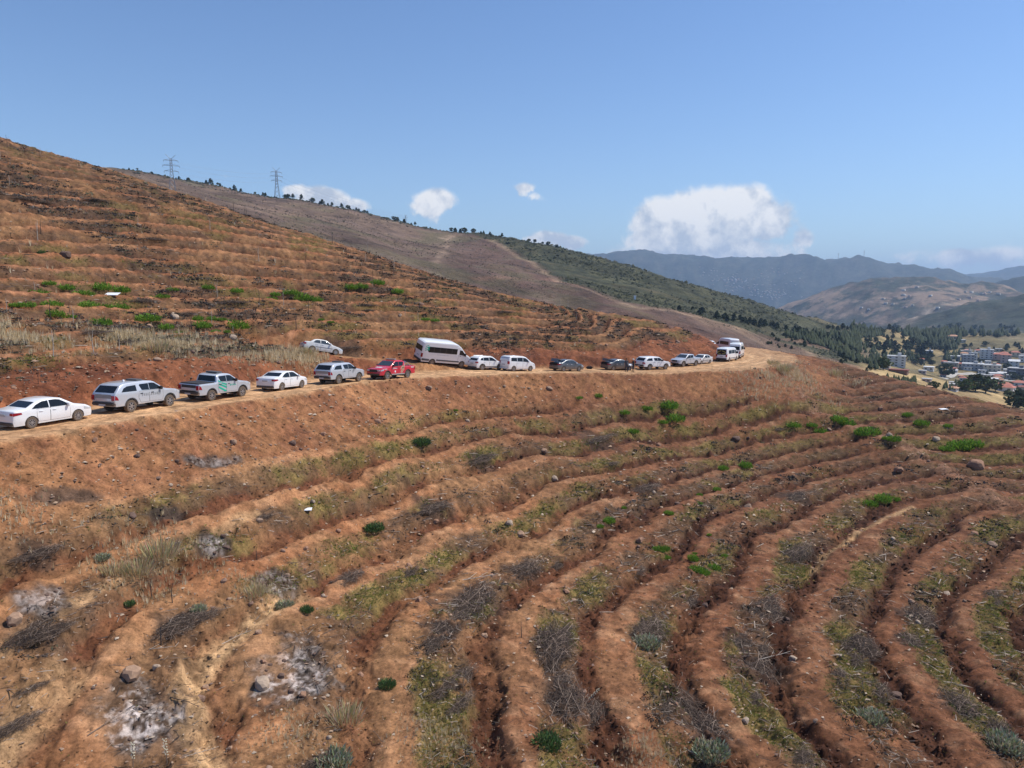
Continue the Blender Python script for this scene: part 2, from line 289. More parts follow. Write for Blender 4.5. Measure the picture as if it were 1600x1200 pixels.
def near_color(X,Y,M):
    d=M['d']; n=len(X)
    nA=fbm(X,Y,14,4,31); nB=fbm(X,Y,2.4,4,32); nC=fbm(X,Y,.7,3,33); nD=fbm(X,Y,5,4,34)
    tan=C3(.275,.165,.088); orange=C3(.270,.118,.055); red=C3(.158,.070,.041); dark=C3(.065,.030,.019)
    R=np.where(M['low'],sstep(X*1.0+Y*.12+nA*9,-6,22),.30+.3*nD-.25*M['ber'])
    col=lerp3(np.broadcast_to(tan,(n,3)),orange,np.clip(.42+nB*.6+nD*.6+M['ber']*.1,0,1))
    col=lerp3(col,red,np.clip(R*.82+.10*nB,0,1))
    col=lerp3(col,C3(.27,.19,.125),np.clip((nC*.6+nB*.6)-.1,0,1)*.6); col=lerp3(col,C3(.11,.068,.046),np.clip(nD*.6+nC*.5-.3,0,1)*.6)
    # furrow: freshly turned damp dark soil; uphill, shade under brush painted in too
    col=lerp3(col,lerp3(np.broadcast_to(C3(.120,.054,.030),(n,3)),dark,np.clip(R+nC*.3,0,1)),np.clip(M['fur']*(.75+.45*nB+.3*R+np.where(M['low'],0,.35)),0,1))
    # vegetated strip: grey brown litter with green film
    lit=lerp3(np.broadcast_to(C3(.145,.100,.060),(n,3)),C3(.072,.052,.038),np.clip(.5+nC*.8,0,1))
    vg=M['veg']*np.clip(.75+nB*.7,0,1)
    col=lerp3(col,lit,vg*.85)
    g=np.zeros(n)
    for gx_,gy_,r in GREENP: g=np.maximum(g,np.exp(-(((X-gx_)**2+(Y-gy_)**2)/(r*r))))
    g=np.where(M['low'],np.maximum(g,sstep(nD+nA*.4,.2,.7)*.5),sstep(nD+.4*nA,-.05,.55)*.85)
    gg=np.clip(g*1.5*vg+ (nC*.6)*vg*(g>.15),0,1)
    M['green']=np.clip(g*M['veg'],0,1)
    col=lerp3(col,lerp3(np.broadcast_to(C3(.130,.135,.034),(n,3)),C3(.20,.165,.060),np.clip(.5+nB,0,1)),gg*.7)
    # bank below and above the road
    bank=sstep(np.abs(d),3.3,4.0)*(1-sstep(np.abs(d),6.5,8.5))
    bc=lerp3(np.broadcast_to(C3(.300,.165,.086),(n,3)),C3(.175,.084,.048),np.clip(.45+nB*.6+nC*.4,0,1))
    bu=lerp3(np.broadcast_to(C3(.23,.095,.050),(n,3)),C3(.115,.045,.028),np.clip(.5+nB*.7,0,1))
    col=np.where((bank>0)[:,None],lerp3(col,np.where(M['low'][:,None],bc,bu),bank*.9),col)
    road=(1-sstep(np.abs(d)+nC*.25,3.1,3.8)); side=(1-sstep(np.abs(M['d2'])+nC*.3,1.3,2.3))
    rut=np.exp(-((np.abs(d-.2)-.95)/.35)**2)
    rc=lerp3(np.broadcast_to(C3(.50,.345,.205),(n,3)),C3(.64,.47,.295),np.clip(rut*.8+nB*.3,0,1))
    rc=lerp3(rc,C3(.30,.175,.09),np.clip(nD*.5,0,.6))
    col=lerp3(col,rc,road*.95); col=lerp3(col,C3(.33,.20,.105),side*.8*(1-road))
    # dry grass band above the side track (left)
    dry=np.exp(-(wall_dist(DRYL,X,Y)/2.3)**2)*(~M['low'])*sstep(np.abs(M['d2']),1.8,2.6)*np.clip(.75+fbm(X,Y,5,3,66)*.9,0,1)
    M['dry']=dry
    col=lerp3(col,C3(.36,.25,.125),np.clip(dry*(.5+nB*.5),0,1)*.75)
    # rubble on the spine, pale tracks
    ds=wall_dist(SPINE,X,Y); col=lerp3(col,C3(.27,.17,.12),np.exp(-(ds/1.3)**2)*np.clip(.5+nC*.6,0,1))
    for P,w,a in TRK:
        dt=wall_dist(P,X,Y); col=lerp3(col,C3(.42,.30,.175),np.exp(-(dt/w)**4)*a*np.clip(.85+nC*.4,0,1))
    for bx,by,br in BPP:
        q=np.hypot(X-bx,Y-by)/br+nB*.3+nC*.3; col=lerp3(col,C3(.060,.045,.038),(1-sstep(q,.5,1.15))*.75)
    for a_,wv in zip(ASHP,ASHW):
        q=ash_q(a_,X,Y)+nB*.30+nC*.22
        m=1-sstep(q,.62,1.12)
        col=lerp3(col,C3(.052,.046,.043),m*(.82+.1*nB))
        if wv>0:
            fl=fbm(X,Y,.35,4,71,.65); fl2=fbm(X,Y,1.4,3,72)
            fl3=fbm(X,Y,.16,2,73); w2=(1-sstep(q,.40,.88))*np.clip(.38+fl*1.2+fl2*.5+fl3*.9,0,1)*wv
            col=lerp3(col,C3(.42,.42,.44),w2)
    M['R']=R
    upc=np.where(M['low'],0.0,1.0)
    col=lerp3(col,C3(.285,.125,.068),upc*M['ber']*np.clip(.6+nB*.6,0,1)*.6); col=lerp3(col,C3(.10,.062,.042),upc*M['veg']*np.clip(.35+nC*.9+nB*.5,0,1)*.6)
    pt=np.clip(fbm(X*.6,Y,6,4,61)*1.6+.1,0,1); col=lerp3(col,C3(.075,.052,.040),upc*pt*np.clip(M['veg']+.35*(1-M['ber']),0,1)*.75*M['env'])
    hi=upc*sstep(M['h'],4,20); col=lerp3(col,lerp3(np.broadcast_to(C3(.105,.092,.050),(n,3)),C3(.085,.060,.045),np.clip(.5+nB,0,1)),hi*np.clip(.35+nD*.6,0,1)*.8)
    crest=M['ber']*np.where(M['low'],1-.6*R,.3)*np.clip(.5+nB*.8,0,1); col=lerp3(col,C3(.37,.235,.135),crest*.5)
    lum=np.where(M['low'],.88-.13*R,.82)[:,None]; col=col*lum*np.array([1.12,.96,.84])
    nF=fbm(X,Y,.33,3,36); col=col*(1+nC*.22+nA*.07+nF*.26+np.minimum(fbm(X,Y,.9,4,37,.65)-.25,0)*.22+.05)[:,None]
    return np.clip(col,.01,.9)
def grid_mesh(name,X,Y,Z,colr=None):
    nr,na=X.shape; me=bpy.data.meshes.new(name)
    co=np.stack([X,Y,Z],-1).reshape(-1,3).astype(np.float32)
    i=np.arange(nr*na).reshape(nr,na)
    q=np.stack([i[:-1,:-1],i[:-1,1:],i[1:,1:],i[1:,:-1]],-1).reshape(-1,4).astype(np.int32)
    me.vertices.add(len(co)); me.vertices.foreach_set('co',co.ravel())
    me.loops.add(q.size); me.loops.foreach_set('vertex_index',q.ravel())
    me.polygons.add(len(q)); me.polygons.foreach_set('loop_start',np.arange(0,q.size,4,dtype=np.int32))
    me.polygons.foreach_set('loop_total',np.full(len(q),4,np.int32))
    me.update(calc_edges=True)
    me.polygons.foreach_set('use_smooth',np.ones(len(q),bool))
    if colr is not None:
        a=me.color_attributes.new('soil','FLOAT_COLOR','POINT')
        a.data.foreach_set('color',(colr if colr.shape[1]==4 else np.c_[colr,np.ones(len(colr))]).astype(np.float32).ravel())
    return me
def mat_new(name): 
    m=bpy.data.materials.new(name); m.use_nodes=True; m.node_tree.nodes.clear(); return m
def ground_mat(name,fine,bump,attr='soil'):
    m=mat_new(name); t=NT(m.node_tree); out=t.n('ShaderNodeOutputMaterial'); b=t.n('ShaderNodeBsdfPrincipled'); b.inputs['Roughness'].default_value=.95
    b.inputs['Specular IOR Level'].default_value=.15
    m.node_tree.links.new(b.outputs[0],out.inputs[0])
    at=t.n('ShaderNodeAttribute',attribute_name=attr); g=t.n('ShaderNodeNewGeometry'); P=g.outputs['Position']
    n1=t.noise(P,fine,9,.72); n2=t.noise(P,fine*5,7,.75)
    f=t.m('ADD',t.m('MULTIPLY',t.m('SUBTRACT',n1,.5),2.4),t.m('MULTIPLY',t.m('SUBTRACT',n2,.5),2.4)); f=t.m('ADD',f,1.0); f=t.m('MAXIMUM',f,.3)
    vm=t.n('ShaderNodeVectorMath',operation='SCALE'); m.node_tree.links.new(at.outputs['Color'],vm.inputs[0]); m.node_tree.links.new(f,vm.inputs['Scale'])
    m.node_tree.links.new(vm.outputs[0],b.inputs['Base Color'])
    bp=t.n('ShaderNodeBump'); bp.inputs['Strength'].default_value=.6; bp.inputs['Distance'].default_value=bump
    m.node_tree.links.new(t.m('ADD',n1,t.m('MULTIPLY',n2,.4)),bp.inputs['Height']); m.node_tree.links.new(bp.outputs[0],b.inputs['Normal'])
    return m
SOIL=ground_mat('soil',1.8,.05)
AZ0,AZ1=math.radians(-45),math.radians(45); R1=176.0
NA,NR=740,850; E_=-.32
G_AZ=np.linspace(AZ0,AZ1,NA); G_R=(9.0**E_+(R1**E_-9.0**E_)*np.linspace(0,1,NR))**(1/E_)
_A,_Rr=np.meshgrid(G_AZ,G_R); GX=_Rr*np.sin(_A); GY=_Rr*np.cos(_A)
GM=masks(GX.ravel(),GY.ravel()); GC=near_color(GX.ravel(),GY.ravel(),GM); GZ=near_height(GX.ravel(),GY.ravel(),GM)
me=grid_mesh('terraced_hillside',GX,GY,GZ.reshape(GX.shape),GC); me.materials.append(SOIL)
o=bpy.data.objects.new('terraced_hillside',me); COL.objects.link(o); o['kind']='structure'; o['label']='red brown terraced hillside with ripped planting rows'
AZN,ZEDGE=G_AZ,GZ.reshape(GX.shape)[-1]
GZ2=GZ.reshape(GX.shape)
def gzs(x,y):
    x=np.asarray(x,float); y=np.asarray(y,float)
    r=np.hypot(x,y); a=np.arctan2(x,y)
    fi=np.clip((r**E_-9.0**E_)/(R1**E_-9.0**E_)*(NR-1),0,NR-1.001); fj=np.clip((a-AZ0)/(AZ1-AZ0)*(NA-1),0,NA-1.001)
    i=fi.astype(int); j=fj.astype(int); u=fi-i; v=fj-j
    return (GZ2[i,j]*(1-u)+GZ2[i+1,j]*u)*(1-v)+(GZ2[i,j+1]*(1-u)+GZ2[i+1,j+1]*u)*v
def gz(x,y): return float(gzs([x],[y])[0])
# ------------------------------------------------------------------ far terrain, by bearing (photo column) and distance
COLS=[-260,0,150,270,430,560,640,700,760,830,900,1000,1060,1110,1160,1200,1260,1320,1380,1440,1500,1560,1600,1800,2100]
NSKY=[130,218,262,300,350,388,418,440,455,472,485,500,515,530,543,552,556,568,582,600,622,640,652,690,720]   # near skyline
MID =[225,243,262,278,303,328,350,360,366,378,393,420,438,452,466,478,492,506,514,520,520,520,522,530,540]       # middle hill crest / back of the village shelf
MIDR=[850,850,850,850,850,820,790,770,750,730,720,720,720,730,745,760,800,880,1000,1150,1150,1150,1150,1150,1150]
VY  =[0]*15+[0,0,540,560,575,585,590,592,600,620]                                                                # valley floor sight line (mid distance)
F1  =[600]*16+[520,515,505,490,474,462,458,450,450]    # dark forest hill, 2000 m
F2  =[600]*14+[500,482,458,444,434,435,446,453,462,470,480]    # rocky hill 3100 m
F3  =[600]*19+[470,449,437,428,415,430]                # right hill 4400 m
F4  =[600]*9+[400,392,386,391,395,399,399,394,398,405,412,419,434,446,460,460] # big blue ridge 6400 m
F5  =[600]*18+[445,440,428,419,416,414,425]
def zat(px,py,r):
    a,b=pdir(px,py); return r*b/np.sqrt(1+a*a)
def far_profile():
    L=[]   # list of layers: each list over columns of (r,z)
    n=len(COLS); C=np.array(COLS,float); a,_=pdir(C,500); 
    AZC=np.arctan(a)
    ns=np.array(NSKY,float); mid=np.array(MID,float); mr=np.array(MIDR,float)
    rr=lambda v: np.full(n,float(v))
    lay=[]
    lay.append((rr(240),zat(C,ns+45,240.)))
    lay.append((rr(330),zat(C,np.where(C<1300,ns+14,ns+2),330.)))
    wy=np.where(C<1300,ns*.45+mid*.55,np.array(VY)*1.0+0)
    wy=np.where((C>=1200)&(C<1300),ns*.5+mid*.5+6,wy)
    lay.append((mr*.72,zat(C,wy,mr*.72)))
    lay.append((mr,zat(C,mid,mr)))
    lay.append((mr*1.25,zat(C,mid+14,mr*1.25)-30))
    lay.append((rr(1650),zat(C,np.maximum(mid+6,535),1650.)))
    lay.append((rr(2050),zat(C,np.array(F1,float),2050.)))
    lay.append((rr(2350),zat(C,np.array(F1,float)+12,2350.)-40))
    lay.append((rr(3100),zat(C,np.array(F2,float),3100.)))
    lay.append((rr(3500),zat(C,np.array(F2,float)+12,3500.)-60))
    lay.append((rr(4400),zat(C,np.array(F3,float),4400.)))
    lay.append((rr(4800),zat(C,np.maximum(np.array(F3,float)+12,480),4800.)))
    lay.append((rr(6400),zat(C,np.array(F4,float),6400.)))
    lay.append((rr(7200),zat(C,np.array(F4,float)+15,7200.)))
    lay.append((rr(9500),zat(C,np.array(F5,float),9500.)))
    lay.append((rr(10500),zat(C,np.array(F5,float)+15,10500.)))
    return AZC,lay
AZC,LAY=far_profile()
def smooth_interp(x,xp,fp):
    # smooth interpolation over bearing: linear, lightly blurred
    f=np.interp(x,xp,fp); w=math.radians(.55); s=f*.4
    for k,g in ((1,.2),(2,.1)): s=s+g*(np.interp(x-k*w,xp,fp)+np.interp(x+k*w,xp,fp))
    return s
def far_height(A,Rr,noise=True):
    """A: bearing 1-D, Rr: distances 1-D -> grid nr x na"""
    ze=np.interp(A,AZN,ZEDGE)
    rs=[np.full(A.shape,R1-2)]; zs=[ze-.6]
    for r,z in LAY: rs.append(smooth_interp(A,AZC,r)); zs.append(smooth_interp(A,AZC,z))
    rs=np.array(rs); zs=np.array(zs)
    Z=np.zeros((len(Rr),len(A)))
    for j in range(len(A)):
        k=np.clip(np.searchsorted(rs[:,j],Rr)-1,0,len(rs)-2)
        t=np.clip((Rr-rs[k,j])/(rs[k+1,j]-rs[k,j]),0,1); t2=t*t*(3-2*t); t=t*.45+t2*.55
        Z[:,j]=zs[k,j]+(zs[k+1,j]-zs[k,j])*t
    return Z
def far_rugged(X,Y,R_):
    w=sstep(R_,200,420)
    n=fbm(X,Y,330,6,41,.55)*sstep(R_,1300,2600)*30-np.abs(fbm(X,Y,420,5,45,.55))*sstep(R_,2200,4500)*50
    n+=fbm(X,Y,60,5,42,.55)*w*2.2*(.35+sstep(R_,400,1500)*2.2)-np.abs(fbm(X,Y,90,4,43,.5))*w*4*(1-sstep(R_,800,1400))
    return n
FAZ=np.linspace(AZ0,AZ1,640)
u=np.linspace(0,1,360); FR=(R1-2)*((10500/(R1-2))**u)
FZ=far_height(FAZ,FR)
_A,_R=np.meshgrid(FAZ,FR); FX=_R*np.sin(_A); FY=_R*np.cos(_A)
FZ=FZ+far_rugged(FX,FY,_R)
def far_z(x,y):
    r=np.hypot(x,y); a=np.arctan2(x,y)
    fi=np.clip((np.log(r/(R1-2))/math.log(10500/(R1-2)))*(len(FR)-1),0,len(FR)-1.001); fj=np.clip((a-AZ0)/(AZ1-AZ0)*(len(FAZ)-1),0,len(FAZ)-1.001)
    i=fi.astype(int); j=fj.astype(int); u=fi-i; v=fj-j
    return (FZ[i,j]*(1-u)+FZ[i+1,j]*u)*(1-v)+(FZ[i,j+1]*(1-u)+FZ[i+1,j+1]*u)*v
def far_ray(px,py,rmin=R1):
    """distance at which the sight line of a bearing meets the far ground (for laying things out on it)"""
    px=np.atleast_1d(np.asarray(px,float)); py=np.atleast_1d(np.asarray(py,float)); a,b=pdir(px,py)
    rs=np.exp(np.linspace(math.log(rmin),math.log(10400),900)); q=1/np.sqrt(1+a*a)
    X=a[:,None]*q[:,None]*rs; Y=q[:,None]*rs; Z=(b*q)[:,None]*rs
    h=far_z(X,Y); hit=Z<h; k=np.maximum(hit.argmax(1),1)
    z1=Z[np.arange(len(px)),k]-h[np.arange(len(px)),k]; z0=Z[np.arange(len(px)),k-1]-h[np.arange(len(px)),k-1]
    t=np.clip(z0/(z0-z1+1e-9),0,1); r=rs[k-1]+t*(rs[k]-rs[k-1])
    return a*q*r,q*r,hit.any(1),r
def far_line(l,**k):
    l=np.array(l,float); x,y,ok,r=far_ray(l[:,0],l[:,1],**k); return np.c_[x,y][ok]
def far_color(X,Y,Z,R_):
    n=len(X); nA=fbm(X,Y,160,4,51); nB=fbm(X,Y,26,4,52,.6); nC=fbm(X,Y,8,3,53,.6); nD=fbm(X,Y,500,4,54); nE=fbm(X,Y,60,4,55,.6)
    az=np.arctan2(X,Y); 
    # side of the firebreak: brown burnt scrub on the left, green maquis on the right
    sgd=line_dist(np.c_[FTRK[0][0],np.zeros(len(FTRK[0][0]))],X,Y)[0]
    gr=sstep(sgd+nB*9,-4,12)
    burnt=lerp3(np.broadcast_to(C3(.128,.086,.066),(n,3)),C3(.190,.132,.088),np.clip(.35+nB*.6+nA*.3,0,1)); dk_=sstep(az,np.arctan(pdir(690,400)[0]),np.arctan(pdir(735,400)[0]))*(1-gr); burnt=lerp3(burnt,C3(.115,.068,.055),dk_*.65); burnt=lerp3(burnt,C3(.085,.062,.052),np.clip(nC*.9-.05,0,.8))
    burnt=lerp3(burnt,C3(.105,.095,.052),np.clip(nE*.9+nB*.5-.15,0,.55)); burnt=lerp3(burnt,C3(.24,.165,.105),np.clip(nA*.9-nB*.4-.25,0,.5)); burnt=lerp3(burnt,C3(.20,.092,.058),np.clip(sstep(az,.08,.25)*(1-sstep(R_,330,430))+0*nA,0,1)*.7)
    green=lerp3(np.broadcast_to(C3(.086,.084,.047),(n,3)),C3(.036,.040,.025),np.clip(.45+nC*.9+nB*.4,0,1)); green=lerp3(green,C3(.17,.135,.075),np.clip(nA*.5+nB*.5-.15,0,.6))
    col=lerp3(burnt,green,gr)
    # valley shelf with golden fields and dark groves
    val=sstep(az,np.arctan(pdir(1320,560)[0]),np.arctan(pdir(1385,560)[0]))*sstep(R_,200,300)*(1-sstep(R_,1300,1500))
    gold=lerp3(np.broadcast_to(C3(.46,.335,.165),(n,3)),C3(.34,.235,.12),np.clip(.4+nB*.6+nC*.3,0,1))
    grove=lerp3(np.broadcast_to(C3(.050,.060,.028),(n,3)),C3(.20,.16,.095),np.clip(.3+nE*.9,0,1))
    vv=lerp3(gold,grove,sstep(R_+nE*40,520,600)*np.clip(.75+nE*.7,0,1))
    col=lerp3(col,vv,val)
    # far hills: dark forest, rocky scars
    f=sstep(R_,1350,1650)
    forest=lerp3(np.broadcast_to(C3(.042,.050,.034),(n,3)),C3(.080,.075,.052),np.clip(.4+nE*.8,0,1))
    bare=lerp3(np.broadcast_to(C3(.34,.235,.165),(n,3)),C3(.22,.135,.095),np.clip(.5+nE,0,1))
    rocky=sstep(R_,2400,2700)*(1-sstep(R_,3300,3600))
    k=np.clip(sstep(nE*.8+nD*.35+rocky*.38-.30,.08,.5),0,1)*(.15+.25*rocky)*(1-sstep(R_,3600,5200)*.6)
    fc=lerp3(forest,bare,k)
    col=lerp3(col,fc,f)
    for P,w,a,c in FTRK:
        dt=wall_dist(P,X,Y); w2=w
        col=lerp3(col,C3(*c),np.exp(-(dt/w2)**2)*a*np.clip(.9+nC*.3,0,1))
    al=np.where(f>.5,.30+.20*rocky+.28*nD*rocky-.12*sstep(R_,3600,5200),0.0)
    al=np.where((f<=.5),-.5,al)
    return np.c_[np.clip(col*(1+nC*.12)[:,None],.01,.8),al]
FTRK=[(far_line([(768,376),(800,395),(840,418),(870,440),(960,470),(1000,482),(1100,497),(1150,512),(1200,528),(1260,548),(1330,572),(1365,590)],rmin=300),2.6,.55,(.36,.25,.16)),
      (far_line([(690,372),(720,366),(700,372),(690,400),(680,410)],rmin=300),3.0,.6,(.30,.21,.15)),
      (far_line([(740,436),(860,436),(910,450)],rmin=300),3.0,.5,(.25,.14,.10)),
      (far_line([(1240,492),(1300,480),(1330,468)],rmin=1500),14.,.7,(.36,.26,.19)),
      (far_line([(1310,498),(1340,480),(1380,465)],rmin=1500),14.,.7,(.38,.27,.19)),
      (far_line([(1430,497),(1450,484),(1490,476),(1520,470)],rmin=1500),10.,.8,(.42,.33,.24)),
      (far_line([(1395,520),(1420,505),(1440,490)],rmin=1200),20.,.4,(.36,.26,.2))]
fc=far_color(FX.ravel(),FY.ravel(),FZ.ravel(),_R.ravel())
me=grid_mesh('hills',FX,FY,FZ,fc); 
HILL=mat_new('hill_scrub'); t=NT(HILL.node_tree); out=t.n('ShaderNodeOutputMaterial'); b=t.n('ShaderNodeBsdfPrincipled'); b.inputs['Roughness'].default_value=.95; b.inputs['Specular IOR Level'].default_value=.1; lk=HILL.node_tree.links
lk.new(b.outputs[0],out.inputs[0]); at=t.n('ShaderNodeAttribute',attribute_name='soil'); g_=t.n('ShaderNodeNewGeometry'); P_=g_.outputs['Position']
n1=t.noise(P_,.035,12,.68); n2=t.noise(P_,.4,6,.7); n3=t.noise(P_,.010,14,.72)
f_=t.m('ADD',t.m('MULTIPLY',t.m('SUBTRACT',n1,.5),2.6),t.m('MULTIPLY',t.m('SUBTRACT',n2,.5),1.4)); f_=t.m('ADD',f_,t.m('MULTIPLY',t.m('SUBTRACT',n3,.5),1.6)); f_=t.m('MAXIMUM',t.m('ADD',f_,1.0),.22)
sc_=t.n('ShaderNodeVectorMath',operation='SCALE'); lk.new(at.outputs['Color'],sc_.inputs[0]); lk.new(f_,sc_.inputs['Scale'])
rk=t.ss(t.m('ADD',n3,t.m('MULTIPLY',t.m('SUBTRACT',at.outputs['Alpha'],.5),.5)),.49,.60)
cm=t.mix(t.m('MULTIPLY',rk,.8),sc_.outputs[0],(.30,.205,.14)); lk.new(cm,b.inputs['Base Color'])
bp=t.n('ShaderNodeBump'); bp.inputs['Strength'].default_value=.8; bp.inputs['Distance'].default_value=6; lk.new(n1,bp.inputs['Height']); lk.new(bp.outputs[0],b.inputs['Normal'])
me.materials.append(HILL)
o=bpy.data.objects.new('hills',me); COL.objects.link(o); o['kind']='structure'; o['label']='distant hills, burnt slope, green maquis slope, valley and blue ridge'
# surrounding ground out of view, reaching the horizon
g=bpy.data.meshes.new('ground'); g.from_pydata([(-14000,-14000,-420),(14000,-14000,-420),(14000,14000,-420),(-14000,14000,-420)],[],[(0,1,2,3)])
gm=mat_new('plain'); t=NT(gm.node_tree); out=t.n('ShaderNodeOutputMaterial'); b=t.n('ShaderNodeBsdfPrincipled'); b.inputs['Roughness'].default_value=1
gp=t.n('ShaderNodeNewGeometry'); gm.node_tree.links.new(t.mix(t.noise(gp.outputs['Position'],.002,6),(.07,.075,.04),(.2,.15,.09)),b.inputs['Base Color']); gm.node_tree.links.new(b.outputs[0],out.inputs[0]); g.materials.append(gm)
go=bpy.data.objects.new('ground',g); COL.objects.link(go); go['kind']='structure'
# ------------------------------------------------------------------ builders shared by the objects
def pmat(name,c,rough=.5,metal=0.0,spec=.5,coat=0.0,var=0.0,scale=3.0,emit=None,dust=0.0):
    m=mat_new(name); t=NT(m.node_tree); out=t.n('ShaderNodeOutputMaterial'); b=t.n('ShaderNodeBsdfPrincipled')
    m.node_tree.links.new(b.outputs[0],out.inputs[0]); b.inputs['Roughness'].default_value=rough; b.inputs['Metallic'].default_value=metal
    b.inputs['Specular IOR Level'].default_value=spec; b.inputs['Coat Weight'].default_value=coat; b.inputs['Coat Roughness'].default_value=.08
    g=t.n('ShaderNodeTexCoord'); col=None
    if var>0:
        nz=t.noise(g.outputs['Object'],scale,5,.6)
        col=t.mix(t.ss(nz,.3,.7),tuple(x*(1-var) for x in c),tuple(min(1,x*(1+var)) for x in c))
    if dust>0:
        nz=t.noise(g.outputs['Object'],2.2,5,.65); s=t.n('ShaderNodeSeparateXYZ'); m.node_tree.links.new(g.outputs['Object'],s.inputs[0])
        f=t.m('MULTIPLY',t.m('ADD',t.ss(s.outputs[2],.9,.25),t.m('MULTIPLY',t.ss(nz,.4,.75),.5)),dust,clamp=True)
        col=t.mix(f,col if col is not None else c,(.34,.235,.15))
        m.node_tree.links.new(t.m('ADD',t.m('MULTIPLY',f,.5),rough,clamp=True),b.inputs['Roughness'])
    if col is not None: m.node_tree.links.new(col,b.inputs['Base Color'])
    else: b.inputs['Base Color'].default_value=(*c,1)
    return m
def mesh_obj(name,verts,faces,mat=None,parent=None,smooth=False,mats=None,mi=None):
    me=bpy.data.meshes.new(name); me.from_pydata([tuple(v) for v in verts],[],faces)
    for m in (mats or ([mat] if mat else [])): me.materials.append(m)
    if mi is not None: me.polygons.foreach_set('material_index',np.asarray(mi,np.int32))
    if smooth: me.polygons.foreach_set('use_smooth',np.ones(len(me.polygons),bool))
    o=bpy.data.objects.new(name,me); COL.objects.link(o); o.parent=parent; return o
def bm_obj(name,bm,mat=None,parent=None,smooth=0):
    me=bpy.data.meshes.new(name); bm.normal_update(); bm.to_mesh(me); bm.free()
    if mat: me.materials.append(mat)
    if smooth:
        me.polygons.foreach_set('use_smooth',np.ones(len(me.polygons),bool))
        try: me.set_sharp_from_angle(angle=math.radians(smooth))
        except Exception: pass
    o=bpy.data.objects.new(name,me); COL.objects.link(o); o.parent=parent; return o
def tag(o,label,cat,group=None,kind=None):
    o['label']=label; o['category']=cat
    if group: o['group']=group
    if kind: o['kind']=kind
    return o
def empty(name,loc,rz=0.0):
    o=bpy.data.objects.new(name,None); COL.objects.link(o); o.location=loc; o.rotation_euler=(0,0,rz); o.empty_display_size=.3; return o
def bm_box(bm,c,s,rot=None):
    M=Matrix.Translation(c)@(rot.to_4x4() if rot else Matrix())@Matrix.Diagonal((*s,1))
    return bmesh.ops.create_cube(bm,size=1,matrix=M)
def bm_bar(bm,a,b,w,w2=None,seg=4):
    a=Vector(a); b=Vector(b); d=b-a; L=d.length
    if L<1e-6: return
    M=Matrix.Translation((a+b)/2)@d.to_track_quat('Z','Y').to_matrix().to_4x4()
    bmesh.ops.create_cone(bm,cap_ends=True,segments=seg,radius1=w/2*1.2,radius2=(w2 if w2 is not None else w)/2*1.2,depth=L,matrix=M)
def ray_near(px,py):
    x,y,z,ok=raycast(np.atleast_1d(px),np.atleast_1d(py)); return x,y,ok
def copy_tree(o,parent=None):
    c=o.copy(); COL.objects.link(c)
    if parent is not None: c.parent=parent
    for ch in list(o.children): copy_tree(ch,c)
    return c
# ------------------------------------------------------------------ vehicles
V={}
def vm(n,*a,**k): V[n]=pmat(n,*a,**k)
vm('white_paint',(.82,.83,.84),.28,0,.5,.6,dust=.12); vm('old_white_paint',(.62,.63,.63),.35,0,.5,.4,dust=.3)
vm('silver_paint',(.60,.62,.65),.30,.35,.5,.6,dust=.22); vm('grey_paint',(.155,.17,.185),.28,.6,.5,.6,dust=.35); vm('red_paint',(.60,.018,.035),.25,0,.5,.7,dust=.12)
vm('dark_glass',(.010,.012,.015),.12,0,.35); vm('clear_glass',(.045,.058,.07),.08,0,.5); vm('rubber',(.035,.033,.032),.85,dust=.28); vm('alloy',(.42,.42,.43),.35,.7,dust=.3)
vm('black_plastic',(.028,.028,.03),.6,dust=.2); vm('tail_red',(.30,.010,.018),.18); vm('lamp_clear',(.62,.66,.70),.12,.3); vm('chrome',(.6,.6,.6),.2,.9)
vm('plate_grey',(.45,.46,.48),.5); vm('decal_green',(.012,.40,.27),.4); vm('decal_white',(.8,.8,.8),.45); vm('decal_grey',(.30,.31,.32),.5); vm('decal_tan',(.42,.36,.22),.5)
vm('dark_trim',(.10,.10,.105),.55); vm('under',(.015,.014,.013),.9); vm('decal_yellow',(.55,.52,.14),.5); vm('chrome_rail',(.55,.55,.56),.3,.8); vm('rear_dust',(.27,.255,.245),.55)
def wfun(T):
    L,H,W,belt=T['L'],T['H'],T['W'],T['belt']; tum=T.get('tum',.19)
    nose=T.get('nose',.55); nk=T.get('nk',.16); rk=T.get('rk',.07)
    def f(x,z):
        p=1.0
        if x>L-nose: p-=nk*((x-(L-nose))/nose)**2
        if x<.45: p-=rk*((.45-x)/.45)**2
        s=1.0
        if z>belt: s-=tum*((z-belt)/(H-belt))**1.35
        if z<.5: s-=.05*((.5-z)/.3)**1.0
        return W/2*p*s
    return f
def deform(bm,T,off=0.0):
    f=wfun(T); W=T['W']/2
    for v in bm.verts:
        k=v.co.y/W; v.co.y=math.copysign(abs(k)*f(v.co.x,v.co.z),k)+(math.copysign(off,k) if abs(k)>.5 else 0)
def cuts(bm,T,step=.16):
    L,H=T['L'],T['H']
    for i in range(1,int(L/step)):
        x=i*step
        if x<.6 or x>L-.75 or i%3==0:
            bmesh.ops.bisect_plane(bm,geom=bm.verts[:]+bm.edges[:]+bm.faces[:],plane_co=(x,0,0),plane_no=(1,0,0))
    z=.3
    while z<H:
        bmesh.ops.bisect_plane(bm,geom=bm.verts[:]+bm.edges[:]+bm.faces[:],plane_co=(0,0,z),plane_no=(0,0,1)); z+=.13
